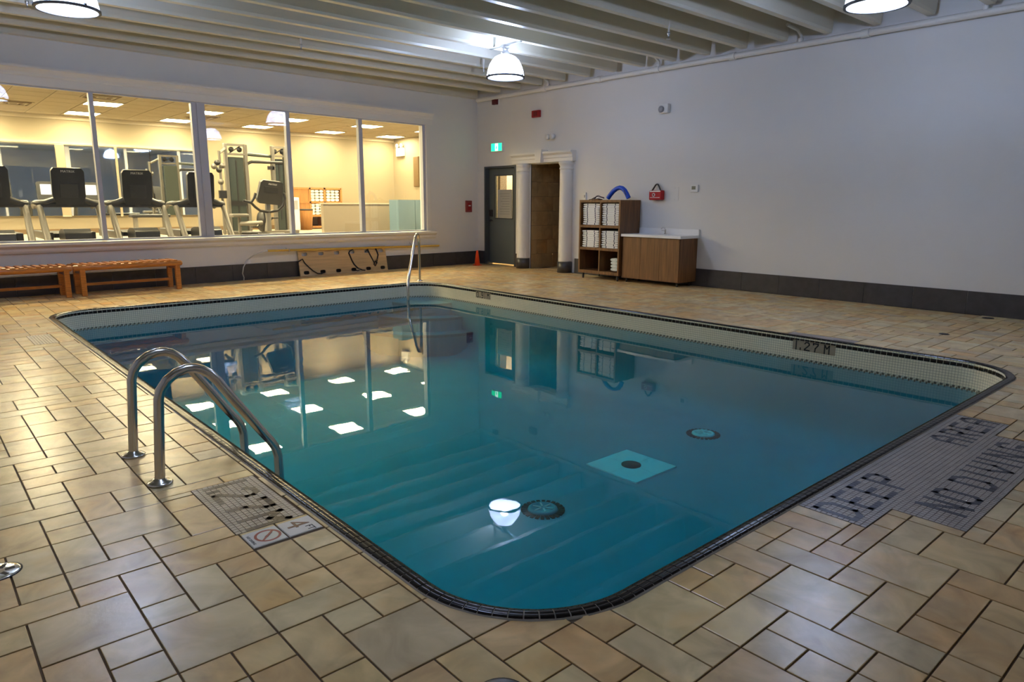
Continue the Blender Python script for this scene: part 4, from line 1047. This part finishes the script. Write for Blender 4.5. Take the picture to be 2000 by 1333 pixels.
gc = MB().prism([(_a.x, _a.y), (_b.x, _b.y), (_b.x, GB+.1), (_a.x, GB+.1)], GC+.01, GC+.12).build('ceiling_gym', M_grid, kind='structure')
for (a, c) in (((GL, GB-.05, GC-.09), (GR, GB, GC)),):
    MB().box(a, c).build('trim_5', M_grid, kind='structure')
TX = [-2.45, -.55, 1.40, 3.32, 5.22, 7.12, 9.08, 10.95]; TY = [13.78, 15.78, 17.75]
pw_, ph_ = .633, .633
lights = [(x, y) for x in TX for y in TY]
nx0 = int((GL-3.32)/pw_)-1
for a in range(nx0, 14):
    for k in range(-4, 6):
        xa = 3.32-pw_/2+a*pw_; ya = 15.78-ph_+k*2*ph_*.49+0
        ya = 12.45+(k+4)*.615*1.0
        x0, x1, y0, y1 = xa+.009, xa+pw_-.009, ya+.009, ya+.606
        if x1 < GL or x0 > GR or y0 > GB: continue
        if y0 < 12.46+SL*max(0, x1)+.22-.2: y0 = max(y0, 12.46+SL*max(0, x1))
        if any(abs((x0+x1)/2-lx) < .5 and abs((y0+y1)/2-ly) < .5 for lx, ly in lights): continue
        if y1-y0 < .05: continue
        MB().box((max(x0, GL), y0, GC), (min(x1, GR), min(y1, GB-.05), GC+.012)).build('ceiling_panel', M_panel, gc)
place = {13.78: 'nearest the window', 15.78: 'in the middle row', 17.75: 'in the back row'}
order = ['first', 'second', 'third', 'fourth', 'fifth', 'sixth', 'seventh', 'eighth']
for iy, ly in enumerate(TY):
    for ix, lx in enumerate(TX):
        t = thing('ceiling_light', 'square lit gym ceiling panel %s, %s from the left' % (place[ly], order[ix]), 'ceiling light', (lx, ly, GC), 'gym ceiling light panels')
        b = grid_wall([lx-.315, lx-.29, lx+.29, lx+.315], [ly-.315, ly-.29, ly+.29, ly+.315], [(lx-.29, lx+.29, ly-.29, ly+.29)], GC-.012, GC+.01); b.build('frame', M_grid, t)
        MB().box((lx-.29, ly-.29, GC-.004), (lx+.29, ly+.29, GC+.008)).build('diffuser', M_troff, t)
def vent(x, y, label):
    t = thing('ceiling_vent', label, 'air vent', (x, y, GC))
    MB().box((x-.3, y-.3, GC-.010), (x+.3, y+.3, GC)).build('plate', M_panel, t)
    for k in range(4):
        r = .26-k*.06
        b = grid_wall([x-r, x-r+.02, x+r-.02, x+r], [y-r, y-r+.02, y+r-.02, y+r], [(x-r+.02, x+r-.02, y-r+.02, y+r-.02)], GC-.022, GC-.008); b.build('louvre', M_grid if k % 2 else M_brownpic, t)
vent(2.0, 16.75, 'square gym ceiling vent at far left of the window')
vent(3.1, 14.75, 'square gym ceiling vent near the window, left of centre')
vent(5.45, 16.7, 'square gym ceiling vent behind the wide mullion')
# back wall mirrors with a light cove above
for k, (x0, x1) in enumerate(((-3.6, -1.2), (-1.18, .9), (.92, 2.84), (3.02, 4.0), (4.06, 4.74), (4.755, 5.82))):
    t = thing('wall_mirror', 'tall gym wall mirror panel, %s from the left' % order[k], 'mirror', ((x0+x1)/2, GB-.06, 1.08), 'gym wall mirrors')
    MB().box((x0, GB-.07, 1.06), (x1, GB-.062, 2.60)).build('mirror_glass', M_mirror, t)
    MB().box((x0, GB-.062, 1.05), (x1, GB-.001, 2.605)).build('backing', M_wallg, t)
t = thing('cove_light', 'bright cove light strip on top of the gym mirrors', 'light strip', (1.1, GB-.04, 2.61))
MB().box((-3.6, GB-.056, 2.606), (5.82, GB-.02, 2.616)).build('led_strip', M_led, t)
MB().box((-3.6, GB-.075, 2.604), (5.82, GB-.060, 2.625)).build('shield', M_wallg, t)
for x0 in (2.845, 4.005):
    t = thing('mirror_post', 'cream strip between gym mirrors, %s' % ('wide one on the left' if x0 < 3 else 'narrow one on the right'), 'trim strip', (x0+.08, GB-.05, 1.06))
    MB().box((x0, GB-.085, 1.06), (x0+(.17 if x0 < 3 else .05), GB-.0705, 2.60)).build('strip', M_wallg, t)
    MB().box((x0, GB-.087, 1.04), (x0+(.17 if x0 < 3 else .05), GB-.0705, 1.06)).build('foot', M_grid, t)
b = MB().box((GL, GB-.012, GF), (GR, GB, GF+.10)); b.build('baseboard_gym', M_brownpic, kind='structure')

def treadmill(xc, label):
    t = thing('treadmill', label, 'treadmill', (xc, 14.2, GF), 'treadmills behind the gym window')
    b = MB(); b.prism([(13.22, GF+.03), (13.25, GF+.20), (13.36, GF+.255), (13.62, GF+.25), (13.80, GF+.20), (13.80, GF+.03)], xc-.19, xc+.19, Matrix(((0,0,1,0),(1,0,0,0),(0,1,0,0),(0,0,0,1)))); b.build('motor_hood', M_dark, t, bevel=.02)
    MB().box((xc-.36, 13.85, GF+.06), (xc-.26, 15.25, GF+.19)).build('side_rail', M_black, t, bevel=.015)
    MB().box((xc+.26, 13.85, GF+.06), (xc+.36, 15.25, GF+.19)).build('side_rail', M_black, t, bevel=.015)
    MB().box((xc-.26, 13.8, GF+.10), (xc+.26, 15.22, GF+.17)).build('belt', M_rubber, t)
    for s in (-1, 1):
        MB().tube([(xc+s*.41, 13.32, GF), (xc+s*.415, 13.55, GF+.30), (xc+s*.42, 13.76, GF+.62)], [.055, .05, .045], 10).build('upright', M_greym, t)
        MB().tube([(xc+s*.20, 13.74, 1.40), (xc+s*.33, 13.75, 1.345), (xc+s*.42, 13.78, 1.335), (xc+s*.45, 13.88, 1.345), (xc+s*.45, 14.15, 1.33), (xc+s*.43, 14.30, 1.27)], [.05, .055, .055, .045, .04, .035], 10).build('handrail', M_dark, t)
        MB().box((xc+s*.36-.04, 13.22, GF), (xc+s*.36+.04, 13.34, GF+.05)).build('foot', M_rubber, t)
    MB().box((xc-.42, 13.72, 1.27), (xc+.42, 13.80, 1.345)).build('crossbar', M_black, t, bevel=.02)
    Mx = Matrix.Translation((xc, 13.70, 1.36)) @ Matrix.Rotation(.14, 4, 'X')
    b = MB(); P = [(-.195, -.04), (.195, -.04), (.235, .10), (.235, .50), (.20, .555), (-.20, .555), (-.235, .50), (-.235, .10)]
    b.prism(P, -.045, .045, Mx @ Matrix.Rotation(PI/2, 4, 'X')); b.build('console', M_black, t, bevel=.018)
    b = MB(); b.box((-.14, .046, .20), (.14, .05, .48), Mx); lab(b.build('screen', M_screen, t), 'lit touch screen')
    b = MB(); b.box((-.13, -.058, .08), (.13, -.044, .30), Mx); b.build('back_plate', M_dark, t, bevel=.006)
    text('lettering', 'MATRIX', .055, Mx @ frame3((0, -.0475, .50), (1, 0, 0), (0, 0, 1)), M_plastic, t)
    MB().cyl((xc, 13.76, 1.30), (xc, 13.72, 1.42), .06, 12).build('console_neck', M_black, t)
treadmill(2.235, 'treadmill seen from the front in the leftmost window pane')
treadmill(3.265, 'treadmill seen from the front in second window pane')
treadmill(4.33, 'treadmill half hidden behind the wide window mullion')
treadmill(1.20, 'treadmill at the left edge of the gym window')

def cable_machine():
    t = thing('cable_machine', 'tall silver cable machine with two shrouded weight stacks', 'cable machine', (6.3, 16.0, GF))
    zt = 2.63
    for (x0, x1, hz) in ((5.60, 6.12, zt), (6.66, 7.02, zt)):
        for x in (x0+.03, x1-.05):
            MB().box((x-.035, 15.88, GF), (x+.035, 15.98, hz)).build('post', M_greym, t, bevel=.01)
        MB().box((x0+.08, 15.92, GF+.06), (x1-.10, 16.08, hz-.28)).build('weight_shroud', M_stack, t, bevel=.015)
        MB().box(((x0+x1)/2-.03, 15.912, GF+.3), ((x0+x1)/2, 15.92, hz-.35)).build('guide_slot', M_blackm, t)
        MB().box((x0+.06, 15.905, 1.30), (x1-.08, 15.918, 1.40)).build('label_band', M_black, t)
        MB().box((x0+.03, 15.89, hz-.24), (x1-.05, 15.96, hz-.20)).build('cap_bar', M_greym, t)
        MB().box((x0+.03, 15.89, hz-.045), (x1-.05, 15.96, hz)).build('cap_bar', M_greym, t)
        for kx in ((x0+x1)/2-.10, (x0+x1)/2+.08):
            b = MB(); b.lathe([(.055, -.015), (.045, 0), (.055, .015)], n=18, M=Matrix.Translation((kx, 15.92, hz-.12)) @ Matrix.Rotation(PI/2, 4, 'X')); b.build('pulley', M_blackm, t)
        MB().tube([((x0+x1)/2-.14, 15.93, hz-.2), ((x0+x1)/2+.12, 15.93, hz-.03)], .012, 6).build('brace', M_black, t)
    MB().tube([(6.10, 15.95, 2.42), (6.70, 15.95, 2.40)], .035, 10).build('crossbar', M_stack, t)
    MB().tube([(6.10, 15.9, 2.22), (6.18, 15.9, 2.26), (6.90, 15.9, 2.27)], .034, 10).build('pull_up_bar', M_black, t)
    MB().tube([(6.62, 15.9, 2.25), (6.62, 15.9, 1.75)], .006, 6).build('cable', M_blackm, t)
    MB().box((6.55, 15.88, 2.10), (6.70, 15.92, 2.18)).build('pulley_block', M_black, t)
    MB().tube([(5.42, 15.7, GF), (5.42, 15.7, 2.45)], .03, 10).build('side_post', M_greym, t)
    MB().tube([(5.42, 15.7, 2.40), (5.62, 15.9, 2.52)], .03, 8).build('side_arm', M_greym, t)
    for k, (dx, dz) in enumerate(((-.10, 2.12), (0.0, 2.05), (.08, 2.14), (-.03, 2.20), (.02, 1.80))):
        b = MB(); b.lathe([(.06, -.015), (.045, 0), (.06, .015)], n=16, M=Matrix.Translation((5.38+dx, 15.66, dz)) @ Matrix.Rotation(PI/2, 4, 'X')); b.build('pulley', M_black if k % 2 else M_greym, t)
    MB().box((5.34, 15.62, 1.45), (5.50, 15.70, 1.62)).build('carriage', M_black, t, bevel=.01)
    MB().box((5.4, 15.4, GF), (7.0, 15.5, GF+.08)).build('base_rail', M_greym, t, bevel=.01)
    for x in (5.65, 6.95): MB().box((x-.04, 15.5, GF), (x+.04, 16.4, GF+.07)).build('foot', M_greym, t)
cable_machine()
def bike():
    t = thing('exercise_bike', 'black exercise bike with large console facing the window wall', 'exercise bike', (5.85, 14.6, GF))
    Mx = Matrix.Translation((5.90, 14.4, 1.32)) @ Matrix.Rotation(.28, 4, 'Y') @ Matrix.Rotation(-.18, 4, 'X')
    Mx = Matrix.Translation((5.90, 14.4, 1.32)) @ Matrix.Rotation(.10, 4, 'Y') @ Matrix.Rotation(.2, 4, 'X')
    b = MB(); P = [(-.22, .02), (.20, .02), (.26, .08), (.25, .46), (.20, .50), (-.18, .50), (-.23, .45), (-.27, .10)]
    b.prism(P, -.05, .05, Mx @ Matrix.Rotation(PI/2, 4, 'X')); b.build('console', M_dark, t, bevel=.02)
    MB().box((-.15, -.062, .26), (.15, -.048, .38), Mx).build('recess_plate', M_black, t, bevel=.006)
    text('lettering', 'MATRIX', .05, Mx @ frame3((.02, -.0525, .43), (1, 0, 0), (0, 0, 1)), M_plastic, t)
    MB().tube([(5.86, 14.40, GF+.10), (5.88, 14.42, 1.0), (5.90, 14.44, 1.36)], [.075, .06, .055], 12).build('stem', M_greym, t)
    MB().tube([(5.35, 14.32, 1.40), (5.50, 14.30, 1.36), (5.58, 14.32, 1.28), (5.70, 14.36, 1.20), (5.90, 14.40, 1.17), (6.08, 14.36, 1.20), (6.18, 14.32, 1.30), (6.22, 14.30, 1.45), (6.20, 14.30, 1.56)], .028, 10).build('handlebar', M_black, t)
    MB().tube([(5.50, 14.3, 1.36), (5.56, 14.28, 1.46), (5.60, 14.30, 1.55)], .026, 8).build('grip', M_black, t)
    MB().box((5.33, 14.9, 1.06), (5.68, 15.15, 1.13)).build('seat', M_greym, t, bevel=.025)
    MB().tube([(5.50, 15.02, GF+.05), (5.50, 15.02, 1.07)], .035, 10).build('seat_post', M_greym, t)
    MB().tube([(5.52, 14.98, GF+.25), (5.86, 14.45, GF+.28)], .05, 10).build('main_beam', M_greym, t)
    b = MB(); b.lathe([(.20, -.07), (.22, -.04), (.22, .04), (.20, .07)], n=24, M=Matrix.Translation((5.86, 14.62, GF+.30)) @ Matrix.Rotation(PI/2, 4, 'Y')); b.build('flywheel_housing', M_black, t)
    for s in (-1, 1):
        MB().tube([(5.86+s*.07, 14.62, GF+.28), (5.86+s*.17, 14.55, GF+.28+s*.09)], .02, 8).build('crank', M_greym, t)
        MB().box((5.86+s*.22-.07, 14.49, GF+.27+s*.09), (5.86+s*.22+.05, 14.60, GF+.30+s*.09)).build('pedal', M_black, t, bevel=.008)
    for y in (14.25, 15.2): MB().tube([(5.58, y, GF+.04), (6.14, y, GF+.04)], .04, 10).build('foot', M_black, t)
bike()
# towel shelving, partition, cabinet and small things of the gym
sh = thing('gym_shelving', 'oak shelving with white towels against gym back wall', 'shelving', (8.65, 18.15, GF))
y0, y1 = 17.92, 18.38
for x in (7.85, 8.50, 8.93, 9.42): MB().box((x-.025, y0, GF), (x+.025, y1, 1.77)).build('upright', M_wood2, sh)
for z in (GF+.05, 1.02, 1.38, 1.745): MB().box((7.85, y0, z-.025), (9.42, y1, z+.025)).build('shelf', M_wood2, sh)
MB().box((7.875, y0+.02, 1.05), (8.475, y0+.04, 1.72)).build('door_panel', M_wood2, sh)
k = 0
rw = ['bottom', 'second', 'third', 'top']
for bay, xb in (('left', 8.715), ('right', 9.175)):
    for shf, zb in (('upper', 1.405), ('lower', 1.045)):
        for c in range(3):
            for r in range(4):
                x = xb-.13+c*.13; z = zb+.038+r*.077
                t = thing('gym_towel', 'rolled white towel, %s row, %s in the %s %s bay of the gym shelving' % (rw[r], ('left', 'centre', 'right')[c], shf, bay), 'towel', (x, 17.95, z), 'rolled towels on the gym shelving')
                MB().prism(superell(.122, .072, 10, .9), 17.95, 18.30, Matrix(((1,0,0,x),(0,0,1,0),(0,1,0,z),(0,0,0,1))), True).build('roll', M_towel, t)
t = thing('half_wall', 'low cream partition with pale cap inside the gym', 'partition', (8.3, 14.8, GF))
MB().box((7.32, 14.8, GF), (9.29, 14.92, 1.335)).build('panel', M_beige, t)
MB().box((7.30, 14.78, 1.335), (9.30, 14.94, 1.365)).build('cap', M_grid, t)
t = thing('teal_cabinet', 'grey teal two door cabinet at right end of gym window', 'cabinet', (9.6, 14.1, GF))
MB().box((8.80, 14.02, GF), (9.72, 14.4, 1.44)).build('carcass', M_teal, t)
for (x0, x1) in ((8.805, 9.255), (9.265, 9.715)): MB().box((x0, 14.0, GF+.02), (x1, 14.02, 1.435)).build('door', M_teal, t)
t = thing('water_dispenser', 'white water dispenser beside the oak shelving', 'water dispenser', (7.55, 17.3, GF))
MB().box((7.48, 17.2, GF), (7.86, 17.5, 1.50)).build('body', M_plastic, t, bevel=.02)
MB().box((7.53, 17.19, 1.20), (7.81, 17.2, 1.42)).build('alcove', M_plasticg, t)
MB().cyl((7.67, 17.17, 1.36), (7.67, 17.2, 1.36), .02, 10).build('tap', M_black, t)
t = thing('waste_bin', 'brown waste bin under the gym shelving end', 'bin', (8.1, 17.4, GF))
MB().lathe([(.15, GF), (.19, GF+.5), (.19, GF+.52), (.17, GF+.52), (.14, GF+.05)], (8.1, 17.4, 0), 20).build('body', M_wood2, t)
MB().lathe([(.195, GF+.50), (.195, GF+.54), (.16, GF+.54)], (8.1, 17.4, 0), 20).build('rim', M_black, t)
t = thing('gym_emergency_light', 'white battery emergency light on gym right wall', 'emergency light', (GR, 18.0, 2.85))
MB().box((GR-.09, 17.85, 2.72), (GR, 18.22, 2.96)).build('battery_box', M_plastic, t, bevel=.015)
for y in (17.92, 18.15):
    b = MB(); b.lathe([(.03, -.03), (.06, .03), (.06, .05), (0, .05)], n=16, M=Matrix.Translation((GR-.06, y, 3.02)) @ Matrix.Rotation(-PI/2, 4, 'Y')); b.build('lamp_head', M_plastic, t)
t = thing('wall_picture', 'dark brown framed picture on gym right wall', 'picture', (GR, 17.27, 2.25))
MB().box((GR-.04, 17.13, 1.84), (GR, 17.38, 2.68)).build('frame', M_brownpic, t, bevel=.005)
MB().box((GR-.043, 17.16, 1.88), (GR-.04, 17.35, 2.64)).build('print', M_brownpic, t)
t = thing('exercise_bench', 'low black exercise bench by gym back wall', 'bench', (4.3, 17.2, GF))
MB().box((3.9, 17.0, GF+.36), (4.7, 17.28, GF+.43)).build('pad', M_black, t, bevel=.02)
for x in (4.0, 4.6): MB().box((x-.03, 17.05, GF), (x+.03, 17.23, GF+.36)).build('leg', M_greym, t)
